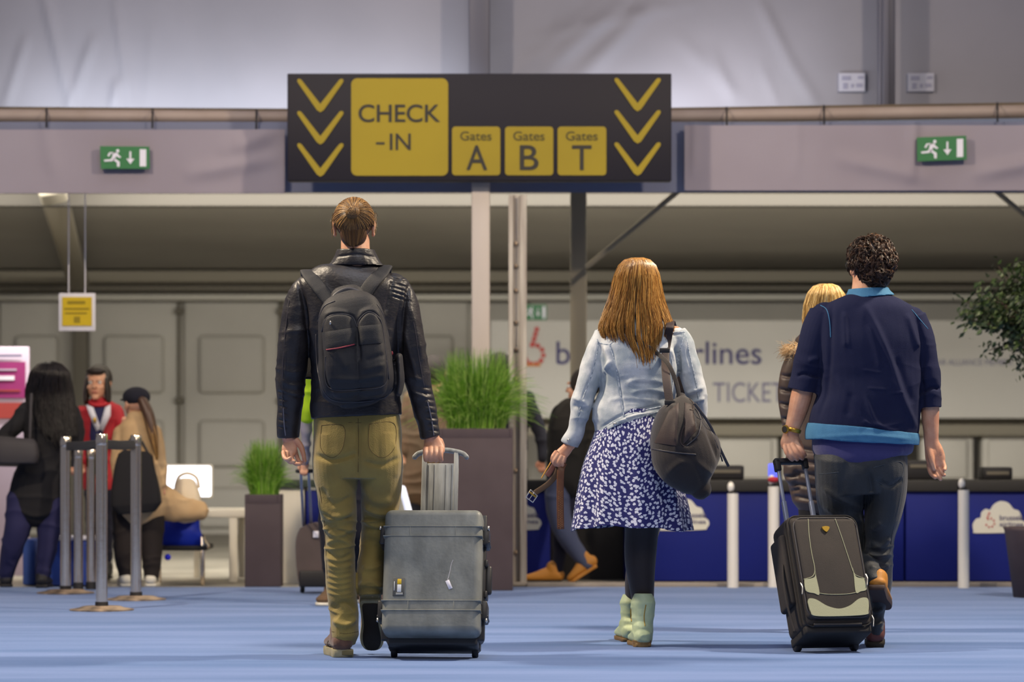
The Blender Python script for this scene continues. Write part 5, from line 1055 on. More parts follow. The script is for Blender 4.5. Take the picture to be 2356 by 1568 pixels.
jf3 = [('n', .009, (5, 5, 24), 2, [(2022, 1270, 40, 60), (2017, 1430, 30, 40), (1945, 1200, 50, 50)], True), ('n', .005, (8, 8, 12), 2, None, False), ('f', [(1998, 1085), (2005, 1130), (1990, 1170), (1985, 1200)], -.015, 7), ('f', [(1890, 1120), (1940, 1150), (1990, 1170)], .009, 8),
       ('f', [(1890, 1160), (1940, 1190), (1985, 1195)], .009, 7), ('f', [(2020, 1105), (2050, 1118), (2078, 1100)], -.008, 6), ('f', [(2000, 1245), (2025, 1255), (2048, 1235)], .010, 6), ('f', [(1998, 1268), (2022, 1280), (2050, 1265)], .009, 6), ('f', [(2000, 1300), (2025, 1308), (2045, 1298)], .007, 5),
       ('f', [(2004, 1400), (2018, 1408), (2032, 1398)], .010, 5), ('f', [(2004, 1430), (2016, 1438), (2030, 1428)], .010, 5), ('f', [(2010, 1220), (2030, 1200)], .008, 7)]
je = t.build('jeans', M['jeans'], mn, voxel=.0042, smooth=2, disp=jf3, bvh=True)
for pts in ([(2010, 1075), (2072, 1062), (2074, 1100), (2046, 1120), (2016, 1105)], [(2082, 1070), (2070, 1150), (2056, 1210), (2048, 1270)], [(1885, 1090), (1930, 1086)]):
    s = MB(); on_surf(s, BV[je], pts, .8, .001, .0003, Yd=13.5); s.build('seam', mat('jeans_seam', '#39414b', .8), je)
up, so = MB(), MB(); hl = P(2013, 1490, GY(1489)); hl.z = .001; shoe(up, so, hl, Vector((hl.x+.03, hl.y+.27, .001)), .088, .075, .024, ankle_h=.05); sh = up.build('shoe', M['maroon'], mn, voxel=.0042, smooth=2); so.build('sole', M['sole_dark'], sh, auto=50)
mb = MB(); mb.tube_w([tuple(hl+Vector((.004, .06, .085))), tuple(hl+Vector((.004, .06, .105)))], .034, .048, n=20, cap=1, ref=(0, 1, 0)); mb.build('padded_collar', M['mustard'], sh)
up, so = MB(), MB(); heel = P(2013, 1350, 13.42); toe = P(2026, 1398, 13.60); dn = (toe-heel).normalized(); nn_ = Vector((.1, .9, .45))
toe = heel+dn*.2; toe2 = P(2030, 1396, 13.60); toe2 = P(2034, 1403, 13.66); shoe(up, so, P(2015, 1356, 13.44), toe2, .082, .045, .024, up=(.1, .35, .95), ankle_h=.03)
sh = up.build('shoe', M['mustard'], mn, voxel=.0042, smooth=2); so.build('sole', mat('brown_sole', '#3d2c27', .7), sh, auto=50)
# curly hair
hc = MB(); hc.ell(tuple(Bm@Vector((0, -.022, .022))), (.092, .095, .098), Bm, 26, 18); hc.ell(tuple(Bm@Vector((.012, -.052, -.052))), (.06, .042, .055), Bm, 20, 12); hr = hc.build('hair', M['hair_brown'], mn)
R = random.Random(33); hs = MB()
for i in range(760):
    while True:
        d = Vector((R.gauss(0, 1), R.gauss(0, 1), R.gauss(0, 1))).normalized()
        if d.y > .35 and d.z < .55: continue
        if d.z < -.9: continue
        break
    c0 = Vector((0, -.022, .022)); rr_ = Vector((.090, .094, .096))
    if d.z < -.25: rr_ = Vector((.078, .104, .116)); d = Vector((d.x, min(d.y, -.15), d.z)).normalized()
    p0 = c0+Vector((d.x*rr_.x, d.y*rr_.y, d.z*rr_.z))*R.uniform(.94, 1.0); t1 = Matrix.Rotation(R.uniform(0, 6.28), 3, d)@d.orthogonal().normalized()
    dv = Vector((d.x*.3, -.5, -1)); dv = dv-d*d.dot(dv); dn_ = (dv.normalized()*1.1+t1*.9).normalized(); t2 = d.cross(dn_)
    L_ = R.uniform(.030, .055); cr = R.uniform(.004, .008); tw = R.uniform(3.2, 5.5); ph = R.uniform(0, 6.28); base = R.gauss(.42, .2); wd_ = R.uniform(.004, .008)
    for j_ in range(10):
        ou, ov = R.uniform(-1, 1)*wd_, R.uniform(-.6, 1)*.004; pts = []
        for k in range(8):
            t = k/7; sq = 1-.55*t; pts.append(tuple(Bm@(p0+dn_*L_*t+d*(.004+ov+.009*math.sin(t*2.9))+t2*ou*sq+(t2*math.cos(ph+tw*t)+d*math.sin(ph+tw*t))*cr)))
        hs.strand(pts, .0013, .0006, 3, rnd=min(1, max(0, base+R.gauss(0, .12))))
hs.build('curls', M['hair_brown'], hr)
gl_ = MB(); W_ = lambda p: tuple(Bm@Vector(p)); gl_.tube_w([W_((-.074, .005, .018)), W_((-.070, .08, .02)), W_((-.062, .10, .018))], .0016, .0016, n=6)
for sx in (-1, 1):
    q = [(sx*.033+.027*math.cos(a), .106, .012+.02*math.sin(a)) for a in np.linspace(0, 2*math.pi, 17)]; gl_.tube_w([W_(x) for x in q], .0014, .0014, n=6)
gl_.tube_w([W_((.074, .005, .018)), W_((.070, .08, .02)), W_((.060, .106, .018))], .0016, .0016, n=6); gl_.tube_w([W_((-.006, .106, .016)), W_((.006, .106, .016))], .0014, .0014, n=6)
o = gl_.build('glasses', M['black']); tag(o, 'thin dark framed glasses on the face of the curly haired person', 'glasses')
# watch
wt = empty('wristwatch', P(1812, 988, 13.60), 'round dark faced watch with gold band on the left wrist of the navy sweatshirt person', 'watch')
a0, a1 = P(1828, 984, Y+.02), P(1825, 995, Y+.02); ax = (a1-a0).normalized(); Mw = ax.to_track_quat('Z', 'Y').to_matrix().to_4x4()
mb = MB(); mb.lathe(tuple((a0+a1)/2), [(.0345, -.009), (.036, -.006), (.036, .006), (.0345, .009)], 30, M=Mw@Matrix.Diagonal((1, .86, 1, 1))); mb.build('band', M['gold'], wt)
c_ = P(1809, 987, Y-.008); dr = Vector((-.75, -.66, 0)).normalized(); Mf = dr.to_track_quat('Z', 'Y').to_matrix().to_4x4()
mb = MB(); mb.lathe(tuple(c_), [(.0165, 0), (.019, .004), (.017, .010)], 28, M=Mf); bz = mb.build('case', M['gold'], wt, auto=40)
mb = MB(); mb.lathe(tuple(c_+dr*.0095), [(.014, 0), (.014, .0015)], 26, M=Mf); mb.build('dial', M['black'], bz, auto=40)

# soft trolley case
ps, th_ = math.radians(17), math.radians(-24)
Bt = Matrix.Translation(P(1898, 0, 13.36).to_2d().to_3d()) @ Matrix.Rotation(ps, 4, 'Z') @ Matrix.Rotation(th_, 4, 'X')
tc_ = empty('trolley_case', (Bt.translation.x, Bt.translation.y, 0), 'dark brown soft trolley case with sage trim and gold badge, behind the dark jeans', 'suitcase')
Dt, zt_ = .21, .035; R3 = Bt.to_3x3().to_4x4()
def L3(x, y, z): return Bt@Vector((x, y-Dt, z+zt_))
def tb(mb, x0, x1, y0, y1, z0, z1, bev=.004, seg=2): mb.box(tuple(L3((x0+x1)/2, (y0+y1)/2, (z0+z1)/2)), (x1-x0, y1-y0, z1-z0), bev, seg, M=R3)
wT, LT = .160, .505
mb = MB(); tb(mb, -wT, wT, .035, Dt, .0, LT, .035, 4); tb(mb, -wT+.006, wT-.006, .02, .06, .008, LT-.006, .02, 4); mb.build('shell', M['trolley'], tc_, auto=60)
mb = MB(); tb(mb, -wT+.018, wT-.014, -.002, .045, .035, LT-.02, .022, 4); fp = mb.build('front_pocket', M['trolley'], tc_, auto=60)
def rr3(x0, x1, z0, z1, r, k=6):
    o_ = []
    for cx, cz, a0 in [(x1-r, z1-r, 0), (x0+r, z1-r, 90), (x0+r, z0+r, 180), (x1-r, z0+r, 270)]:
        for i in range(k+1): a = math.radians(a0+90*i/k); o_.append((cx+r*math.cos(a), cz+r*math.sin(a)))
    return o_+[o_[0]]
def loop3(mb, pts, y, r): mb.tube_w([tuple(L3(a, y, b_)) for a, b_ in pts], r, r, n=8, ref=tuple(Bt.to_3x3()@Vector((0, 1, 0))))
for x0, x1, z0, z1, y, rr_, m_ in ((-wT+.004, wT-.004, .006, LT-.004, .024, .003, 'trolley_dark'), (-wT+.001, wT-.001, .002, LT-.001, .045, .0025, 'trolley_dark'), (-wT+.02, wT-.016, .037, LT-.022, .004, .0028, 'cord'), (-wT+.001, wT-.001, .002, LT-.001, .14, .003, 'trolley_dark')):
    mb = MB(); loop3(mb, rr3(x0, x1, z0, z1, .045), y, rr_); mb.build('zip', M[m_], tc_)
def plate(pts, y0, y1, m_, name, par):
    q = catmull(pts+[pts[0]], 5)[:-1]; mb = MB(); V = [tuple(L3(a, y0, b_)) for a, b_ in q]+[tuple(L3(a, y1, b_)) for a, b_ in q]; n_ = len(q)
    mb.add(V, [tuple(range(n_)), tuple(range(2*n_-1, n_-1, -1))]+[(i, i+n_, (i+1) % n_+n_, (i+1) % n_) for i in range(n_)]); return mb.build(name, M[m_], par, shade=False)
plate([(-.132, .205), (-.085, .215), (-.078, .255), (-.078, .22), (-.076, .14), (-.10, .143), (-.134, .155)], -.0045, .0, 'sage', 'side_trim', fp)
plate([(.136, .205), (.10, .215), (.092, .255), (.092, .22), (.088, .145), (.11, .148), (.138, .158)], -.0045, .0, 'sage', 'side_trim', fp)
plate([(-.134, .105), (-.125, .120), (-.095, .115), (-.05, .086), (0, .073), (.05, .086), (.095, .115), (.128, .120), (.138, .105), (.130, .062), (.115, .045), (.0, .040), (-.11, .043), (-.128, .062)], -.0045, .0, 'sage', 'wave_trim', fp)
for pts in ([(-.070, LT-.03), (-.078, .40), (-.080, .32), (-.078, .25), (-.094, .218), (-.134, .206)], [(.052, LT-.03), (.066, .40), (.082, .30), (.094, .232), (.112, .216), (.138, .206)], [(-.134, .155), (-.06, .140), (.0, .136), (.07, .140), (.138, .158)]):
    q = catmull(pts, 5); mb = MB(); mb.tube_w([tuple(L3(a, -.003, b_)) for a, b_ in q], .0016, .0016, n=6, ref=tuple(Bt.to_3x3()@Vector((0, 1, 0)))); mb.build('piping', M['sage'], fp)
plate([(-.016, .438), (.0, .441), (.016, .438), (.014, .428), (.003, .416), (-.002, .416), (-.013, .427)], -.009, -.001, 'gold', 'badge', fp)
for x, z_, y in ((-.150, .17, .0), (.146, .205, -.004), (.152, .03, .02)):
    mb = MB(); mb.tube_w([tuple(L3(x, y, z_+.02)), tuple(L3(x+.002, y-.008, z_)), tuple(L3(x-.004, y-.006, z_-.03))], .0028, .002, n=8); mb.build('zip_pull', M['bright'], tc_)
mb = MB(); tb(mb, -wT-.022, -wT+.01, .06, .19, .12, LT-.07, .014, 3); sp = mb.build('side_pocket', M['trolley'], tc_, auto=60)
mb = MB(); q = catmull([tuple(L3(-wT-.024, .08, .30)), tuple(L3(-wT-.034, .075, .22)), tuple(L3(-wT-.036, .07, .13)), tuple(L3(-wT-.03, .065, .045)), tuple(L3(-wT-.026, .06, .0))], 5); mb.tube_w(q, .010, .003, n=10, ref=(1, .3, 0)); mb.build('hanging_strap', M['trolley'], tc_)
for i in range(9):
    if i == 0: mb = MB()
    e0 = L3(-wT-.026+(i-4)*.002, .06, .0); mb.strand([tuple(e0), tuple(e0+Vector(((i-4)*.001, 0, -.022)))], .0011, .0006, 3)
o = mb.build('fringe', M['trolley'], tc_); o['kind'] = 'stuff'
mb = MB(); tb(mb, -wT+.012, wT-.012, .03, Dt+.004, -.022, .02, .01); mb.build('base_tray', M['trolley_dark'], tc_, auto=60)
mb = MB(); tb(mb, -.115, .1, .012, .03, .006, .018, .003); skid = mb.build('skid_bar', M['black'], tc_, auto=60)
for sx in (-1, 1):
    mb = MB(); c_ = L3(sx*.128, Dt-.02, -.01); c_.z = .024; mb.lathe(tuple(c_), [(.02, -.014), (.024, -.010), (.024, .010), (.02, .014)], 22, M=Bt.to_3x3().to_4x4()@Matrix.Rotation(math.pi/2, 4, 'Y')); mb.build('wheel', M['black'], tc_, auto=50)
    xr = -.085 if sx < 0 else .040
    mb = MB(); tb(mb, xr-.009, xr+.009, Dt-.035, Dt-.015, LT-.01, LT+.13, .002); rod = mb.build('outer_rod', M['alu'], tc_, auto=60)
    mb = MB(); tb(mb, xr-.0065, xr+.0065, Dt-.032, Dt-.018, LT+.10, LT+.315, .002); mb.build('inner_rod', M['alu'], rod, auto=60)
mb = MB(); tb(mb, -.10, .053, Dt-.04, Dt-.008, LT+.305, LT+.328, .007, 3); tb(mb, -.10, -.074, Dt-.04, Dt-.008, LT+.27, LT+.325, .006); tb(mb, .029, .053, Dt-.04, Dt-.008, LT+.28, LT+.325, .006); mb.build('grip', M['black'], tc_, auto=60)

# ================================================================== blonde person in puffer coat, ahead of the sweatshirt
Y = 14.7
bl = empty('person', P(1890, 1030, Y).to_2d().to_3d(), 'blonde person in dark quilted coat with fur trim, walking ahead of the navy sweatshirt', 'person')
Bb = basis(P(1900, 712, Y), math.radians(-8), 0); b = MB(); add_head(b, Bb, .94); b.tube(Y, [(1900, 740, 0, 24, 28), (1900, 800, 0, 40, 34)], n=18)
b.tube(Y, [(1898, 800, 0, 70, 50), (1898, 900, 0, 66, 52), (1896, 1040, 0, 66, 56)], n=20)
for x in (1868, 1924): b.tube(Y, [(x, 1060, 0, 30, 34), (x, 1200, .0 if x < 1900 else .1, 24, 28), (x, 1320, -.02 if x < 1900 else .2, 18, 22), (x, 1430, .0 if x < 1900 else .3, 13, 17)], n=16)
A_l = [(1838, 818, 0, 26, 30), (1816, 860, 0, 23, 27), (1812, 920, 0, 22, 26), (1822, 975, .0, 20, 23), (1842, 1020, .05, 18, 20)]
A_r = [(1960, 818, 0, 26, 30), (1982, 860, 0, 23, 27), (1986, 920, 0, 22, 26), (1976, 975, .0, 20, 23), (1956, 1020, .05, 18, 20)]
for A in (A_l, A_r): b.tube(Y, A, shrink=13, n=16)
b.tube(Y, [(1800, 1058, -.0, 6, 8), (1808, 1066, .0, 9, 7), (1816, 1072, .0, 8, 6)], n=10)
b.tube(Y, [(1842, 1020, .05, 9, 9), (1822, 1052, .03, 9, 8), (1806, 1064, 0, 8, 7)], n=10)
b.build('body', M['skin'], bl, voxel=.005, smooth=2); add_eyes(Bb, .94, bl)
c = MB(); c.tube(Y, [(1898, 800, 0, 74, 56), (1898, 850, 0, 80, 62), (1898, 950, 0, 74, 62), (1893, 1040, 0, 78, 66), (1890, 1085, 0, 80, 68), (1890, 1130, 0, 72, 60)], n=30); c.tube(Y, A_l, n=20); c.tube(Y, A_r, n=20)
c.tube(Y, [(1842, 1050, -.02, 34, 30), (1838, 1085, -.03, 36, 32), (1850, 1105, -.02, 26, 26)], n=20)
ql = [('n', .006, (9, 9, 12), 2, None, False)]
for k in range(9): ql.append(('f', [(1785, 860+k*33), (1812, 866+k*33), (1835, 862+k*33)], -.016, 4, 1))
for k in range(5): ql.append(('f', [(1830, 1030+k*28), (1890, 1038+k*28), (1960, 1030+k*28)], -.012, 5, 1))
co_ = c.build('puffer_coat', M['puffer'], bl, voxel=.006, smooth=3, disp=ql)
fu = MB(); R = random.Random(4)
for i in range(1500):
    a = R.uniform(0, 2*math.pi); cx_, cy_ = 1868+58*math.cos(a), 806+14*math.sin(a)*.4; p0 = P(cx_, cy_, Y-.02); p0.y = Y-.03+.10*math.sin(a)
    d = Vector((math.cos(a)*.7+R.gauss(0, .5), math.sin(a)*.6+R.gauss(0, .5), R.gauss(0.1, .7))).normalized(); L_ = R.uniform(.02, .045)
    p0 = p0+Vector((R.gauss(0, .01), R.gauss(0, .01), R.gauss(0, .012))); fu.strand([tuple(p0), tuple(p0+d*L_*.5), tuple(p0+d*L_+Vector((0, 0, -.006)))], .0011, .0004, 3)
fu.build('fur_trim', M['fur'], co_)
pt = MB()
for x in (1868, 1924): pt.tube(Y, [(x, 1080, 0, 38, 42), (x, 1200, .0 if x < 1900 else .1, 30, 34), (x, 1320, -.02 if x < 1900 else .2, 24, 28), (x, 1425, .0 if x < 1900 else .3, 17, 21)], n=20)
pt.build('trousers', M['black_soft'], bl, voxel=.007, smooth=3)
for x, dy in ((1868, 0), (1924, .3)):
    up, so = MB(), MB(); h_ = P(x, 0, Y+dy-.05); h_.z = .001; shoe(up, so, h_, h_+Vector((0, .25, 0)), .08, .07, .02); sh = up.build('shoe', M['black'], bl, voxel=.006, smooth=1); so.build('sole', M['sole_dark'], sh)
tbh = [(652, 1888, 1912, 0, .05), (658, 1872, 1928, 0, .09), (674, 1860, 1940, 0, .11), (700, 1851, 1949, 0, .10), (730, 1850, 1952, 0, .10), (770, 1856, 1948, -.01, .09), (800, 1864, 1940, -.02, .08)]
hc = MB(); hair_core(hc, Y, [r_ for r_ in tbh if r_[0] < 780], .94); hc.ell(tuple(Bb@Vector((0, -.014, .024))), (.072, .088, .080), Bb, 20, 14); hr = hc.build('hair', M['hair_blonde'], bl); hs = MB(); hair_sheet(hs, Y, tbh, 1300, 9, lambda u: 785, r=.0015, wav=.004, front=.4); hs.build('strands', M['hair_blonde'], hr)
# ================================================================== people farther back
M['hivis'] = mat('hi_vis', '#a8c808', .6, col2='#98b606', nscale=9); M['grey_sleeve'] = mat('grey_sleeve', '#8d8793', .8); M['camel'] = mat('camel_coat', '#5d4632', .9, col2='#50402e', nscale=6)
M['beige'] = mat('beige_coat', '#c4a57c', .9, col2='#b4946b', nscale=6); M['olive'] = mat('olive_coat', '#1f1c18', .95); M['navy_coat'] = mat('navy_coat', '#12121f', .95); M['blue_jean'] = mat('blue_jean', '#454c66', .85)
M['navy_trouser'] = mat('navy_trouser', '#15162c', .85); M['purple_navy'] = mat('purple_navy', '#1f1e48', .85); M['red_jacket'] = mat('red_jacket', '#a81f2a', .75); M['brown_trouser'] = mat('brown_trouser', '#1d1412', .85)
M['brown_case'] = mat('brown_case', '#4b403e', .8, col2='#544846', nscale=5); M['grey_bag'] = mat('grey_bag', '#322e31', .7); M['cream'] = mat('cream_bag', '#d8c8ae', .6)
WR = ('n', .010, (6, 6, 14), 2, None, True)
def clad(parent, name, m, Y, tubes, voxel=.009, smooth=4, disp=(WR,)):
    mb = MB()
    for t in tubes: mb.tube(Y, t, n=22)
    return mb.build(name, m, parent, voxel=voxel, smooth=smooth, disp=list(disp))
def flesh(parent, Y, B, s, tubes, shrink, extra=(), m='skin'):
    mb = MB(); add_head(mb, B, s)
    for t in tubes: mb.tube(Y, t, shrink=shrink, n=16)
    for t in extra: mb.tube(Y, t, n=12, sub=4)
    o = mb.build('body', M[m], parent, voxel=.005, smooth=2); add_eyes(B, s, parent); return o
def hand(x, y, dy, dirx=0, diry=1, s=1.0, curl=.01):
    px, py = -diry, dirx; out = [[(x-dirx*6*s, y-diry*6*s, dy, 8*s, 6*s), (x+dirx*6*s, y+diry*6*s, dy, 11*s, 6*s), (x+dirx*14*s, y+diry*14*s, dy, 10*s, 5*s)]]
    for i, o_ in enumerate((-8, -2.8, 2.8, 8)):
        L = (14, 17, 16, 12)[i]*s; a = (x+dirx*16*s+px*o_*s, y+diry*16*s+py*o_*s); out.append([(a[0], a[1], dy, 3.1*s), (a[0]+dirx*L*.5, a[1]+diry*L*.5, dy-curl, 3*s), (a[0]+dirx*L*.85, a[1]+diry*L*.85, dy-curl*.2, 2.6*s)])
    out.append([(x+px*9*s, y+py*9*s, dy, 4*s), (x+px*15*s+dirx*8*s, y+py*15*s+diry*8*s, dy-.01, 3.4*s), (x+px*14*s+dirx*15*s, y+py*14*s+diry*15*s, dy-.015, 2.8*s)])
    return out
def feet(parent, spots, m_up, m_so, Y, wid=.085, h=.075):
    for x, dy, ax, ay in spots:
        up, so = MB(), MB(); p = P(x, 0, Y+dy); p.z = .001; d = Vector((ax, ay, 0)).normalized(); shoe(up, so, p-d*.05, p+d*.2, wid, h, .018, ankle_h=.04); o = up.build('shoe', M[m_up], parent, voxel=.007, smooth=1); so.build('sole', M[m_so], o)

# --- person in a yellow hi-vis jacket, coming towards the viewer, pulling a brown case
Y = 17.35; k = Y/F; pr = empty('person', P(778, 1030, Y).to_2d().to_3d(), 'person in a yellow hi-vis jacket, hidden behind the backpack man, pulling a brown case', 'person')
B = basis(P(785, 695, Y), math.pi, 0); tor = [(780, 750, 0, 30, 30), (780, 775, 0, 58, 38), (778, 830, 0, 62, 42), (776, 920, 0, 56, 42), (776, 1000, 0, 58, 42)]
aL = [(727, 785, 0, 20, 24), (716, 840, 0, 20, 22), (709, 900, .04, 18, 20), (707, 960, .08, 16, 17)]; aL2 = [(706, 950, .08, 14, 15), (704, 1010, .12, 12, 13), (703, 1062, .16, 10, 11)]
aR = [(832, 785, 0, 20, 24), (842, 860, 0, 20, 22), (846, 930, -.02, 17, 19), (842, 1000, -.06, 14, 15)]
lg = [[(758, 1010, 0, 32, 40), (756, 1120, 0, 28, 34), (757, 1220, -.03, 22, 27), (760, 1300, -.03, 18, 21), (763, 1362, 0, 13, 16)], [(800, 1010, 0, 32, 40), (812, 1120, .05, 28, 34), (828, 1220, .12, 23, 27), (832, 1290, .22, 18, 21), (830, 1340, .32, 13, 16)]]
flesh(pr, Y, B, 1.0, [tor, aL, aR]+lg, 5, [[(785, 730, 0, 22, 24), (782, 775, 0, 26, 28)], [(703, 1050, .16, 8), (702, 1070, .17, 10, 7)]]+hand(701, 1066, .17, -.1, 1, .9)+hand(840, 1010, -.06, 0, 1, .9))
clad(pr, 'hi_vis_jacket', M['hivis'], Y, [tor, aL, aR]); clad(pr, 'sleeve_end', M['grey_sleeve'], Y, [aL2]); clad(pr, 'trousers', M['navy_coat'], Y, lg)
feet(pr, [(763, 0, -.25, -1), (830, .32, .1, -1)], 'camel', 'offwhite', Y)
mb = MB(); mb.ell(tuple(B@Vector((0, -.02, .035))), (.082, .1, .09), B); mb.build('hair', M['hair_far'], pr)
tr_ = empty('suitcase', P(722, 1030, 18.8).to_2d().to_3d(), 'blurred brown upright suitcase trailing behind the person in hi-vis jacket', 'suitcase')
Yk = 18.6; mb = MB(); mb.prism([tuple(a) for a in catmull([(690, 1215), (712, 1204), (745, 1204), (762, 1216), (766, 1280), (764, 1330), (748, 1342), (700, 1344), (686, 1335), (680, 1270), (682, 1235), (690, 1215)], 4)[:-1]], .22, Yk); mb.build('shell', M['brown_case'], tr_, auto=50)
mb = MB(); mb.boxp(688, 762, 1312, 1350, Yk-.01, .2, .01); mb.build('base', M['black'], tr_)
for x in (696, 752): mb = MB(); c_ = P(x, 0, Yk+.12); c_.z = .03; mb.lathe(tuple(c_), [(.025, -.012), (.03, 0), (.025, .012)], 16, M=Matrix.Rotation(math.pi/2, 4, 'Y')); mb.build('wheel', M['black'], tr_)
for x in (692, 710): mb = MB(); mb.tube_w([tuple(P(x, 1084, 17.6)), tuple(P(x+6, 1208, Yk+.12))], .008, .006, n=8); mb.build('handle_rod', M['alu'], tr_)
mb = MB(); mb.tube_w([tuple(P(684, 1083, 17.58)), tuple(P(718, 1083, 17.58))], .011, .011, n=10); mb.build('grip', M['black'], tr_)
mb = MB(); mb.boxp(720, 733, 1221, 1236, Yk-.012, .008, .002); mb.build('white_tag', M['white'], tr_)

# --- camel coat person behind the hard case handle
Y = 21.6; pr = empty('person', P(978, 1030, Y).to_2d().to_3d(), 'blurred dark haired person in a long brown coat behind the hard case handle', 'person')
B = basis(P(1000, 858, Y), math.radians(-20), 0); tor = [(985, 890, 0, 16, 18), (980, 905, 0, 38, 28), (978, 960, 0, 46, 34), (976, 1050, 0, 48, 36), (976, 1130, 0, 52, 38)]
aL = [(943, 915, 0, 15, 18), (934, 970, 0, 14, 17), (934, 1040, -.03, 12, 14)]; aR = [(1016, 915, 0, 15, 18), (1024, 970, 0, 14, 17), (1022, 1040, -.03, 12, 14)]; lg = [[(960, 1120, 0, 20, 24), (955, 1200, 0, 15, 18), (955, 1300, 0, 9, 12)], [(992, 1120, 0, 20, 24), (996, 1200, .05, 15, 18), (998, 1296, .1, 9, 12)]]
flesh(pr, Y, B, .95, [tor, aL, aR]+lg, 4, [[(1000, 880, 0, 14, 16), (992, 905, 0, 16, 18)]]+hand(934, 1046, -.03, 0, 1, .75)+hand(1022, 1046, -.03, 0, 1, .75))
clad(pr, 'long_coat', M['camel'], Y, [tor, aL, aR]); clad(pr, 'trousers', M['navy_coat'], Y, lg); feet(pr, [(955, 0, 0, 1), (998, .1, 0, 1)], 'black', 'black', Y, .08, .07)
mb = MB(); mb.ell(tuple(B@Vector((0, -.02, .02))), (.085, .1, .105), B); mb.build('hair', M['hair_far'], pr)
mb = MB(); mb.tube_w([tuple(P(926, 1124, 18.0)), tuple(P(951, 1216, 18.0)), tuple(P(1002, 1376, 18.0))], .02, .02, n=14); o = mb.build('white_tube', mat('lit_tube', '#f4f4ff', .4, emit=.7)); 
tag(o, 'bright white slanted tube between the khaki trousers and the hard case handle', 'tube')

# --- navy coat person behind the tall grass
Y = 21.3; pr = empty('person', P(1165, 1030, Y).to_2d().to_3d(), 'person in dark navy coat standing behind the tall grass and the grooved post', 'person')
B = basis(P(1148, 852, Y), math.radians(15), 0); tor = [(1158, 890, 0, 18, 20), (1162, 906, 0, 44, 30), (1164, 960, 0, 50, 36), (1164, 1050, 0, 48, 36), (1164, 1110, 0, 50, 38)]
aL = [(1118, 920, 0, 16, 18), (1108, 985, 0, 15, 17), (1108, 1050, -.03, 12, 14)]; aR = [(1212, 916, 0, 18, 20), (1230, 960, 0, 17, 18), (1246, 1010, -.02, 15, 16), (1248, 1055, -.05, 12, 13)]
lg = [[(1146, 1100, 0, 22, 26), (1142, 1200, 0, 16, 19), (1142, 1304, 0, 10, 13)], [(1182, 1100, 0, 22, 26), (1186, 1200, 0, 16, 19), (1188, 1304, 0, 10, 13)]]
flesh(pr, Y, B, 1.0, [tor, aL, aR]+lg, 4, [[(1150, 875, 0, 15, 17), (1156, 905, 0, 17, 18)]]+hand(1246, 1062, -.05, 0, 1, .8)+hand(1108, 1056, -.03, 0, 1, .8), m='skin_dark')
clad(pr, 'coat', M['navy_coat'], Y, [tor, aL, aR]); clad(pr, 'trousers', M['black_soft'], Y, lg); feet(pr, [(1142, 0, 0, 1), (1188, 0, 0, 1)], 'black', 'black', Y, .08, .07)
mb = MB(); mb.ell(tuple(B@Vector((0, -.02, .025))), (.088, .103, .1), B); mb.build('hair', M['hair_far'], pr)

# --- striding person with tan boots before the counters
Y = 19.95; pr = empty('person', P(1305, 1030, Y).to_2d().to_3d(), 'striding person in dark olive coat, jeans and tan boots seen left of the skirt', 'person')
B = basis(P(1340, 892, Y), math.radians(60), 0); tor = [(1335, 925, 0, 20, 24), (1330, 938, 0, 42, 40), (1316, 985, 0, 52, 52), (1308, 1050, 0, 48, 50), (1304, 1100, 0, 46, 50)]
aL = [(1290, 950, .02, 20, 22), (1276, 1000, .03, 18, 20), (1278, 1050, .0, 15, 17), (1290, 1082, -.03, 12, 14)]; aR = [(1366, 955, -.05, 18, 22), (1372, 1010, -.06, 16, 19), (1362, 1062, -.1, 13, 15)]
lg = [[(1296, 1090, -.03, 30, 36), (1282, 1150, -.04, 28, 30), (1298, 1220, -.06, 23, 24), (1330, 1270, -.06, 18, 18), (1352, 1300, -.06, 14, 14)], [(1312, 1090, .05, 30, 34), (1300, 1170, .06, 24, 27), (1290, 1250, .07, 18, 20), (1282, 1322, .07, 13, 14)]]
flesh(pr, Y, B, .98, [tor, aL, aR]+lg, 4, [[(1340, 915, 0, 16, 18), (1334, 940, 0, 20, 22)]]+hand(1294, 1086, -.03, .2, 1, .85)+hand(1360, 1068, -.1, 0, 1, .85))
clad(pr, 'hooded_coat', M['olive'], Y, [tor, aL, aR, [(1352, 918, .0, 12, 26), (1362, 940, .0, 18, 34), (1350, 956, .0, 14, 26)]]); clad(pr, 'jeans', M['blue_jean'], Y, [lg[0]]); clad(pr, 'jeans', M['navy_trouser'], Y, [lg[1]])
mb = MB(); mb.ell(tuple(B@Vector((0, -.025, .03))), (.088, .105, .1), B); mb.build('hair', M['hair_far'], pr)
up, so = MB(), MB(); hl = P(1375, 1303, Y-.06); to = P(1312, 1343, Y-.06); shoe(up, so, hl, to, .085, .085, .02, up=(-.5, 0, .9), ankle_h=.05); o = up.build('boot', M['mustard'], pr, voxel=.006, smooth=2); so.build('sole', M['mustard'], o)
up, so = MB(), MB(); hl = P(1292, 0, Y+.07); hl.z = .001; shoe(up, so, hl, hl+Vector((-.25, 0, 0)), .085, .085, .02, ankle_h=.05); o = up.build('boot', M['mustard'], pr, voxel=.006, smooth=2); so.build('sole', M['sole_dark'], o)

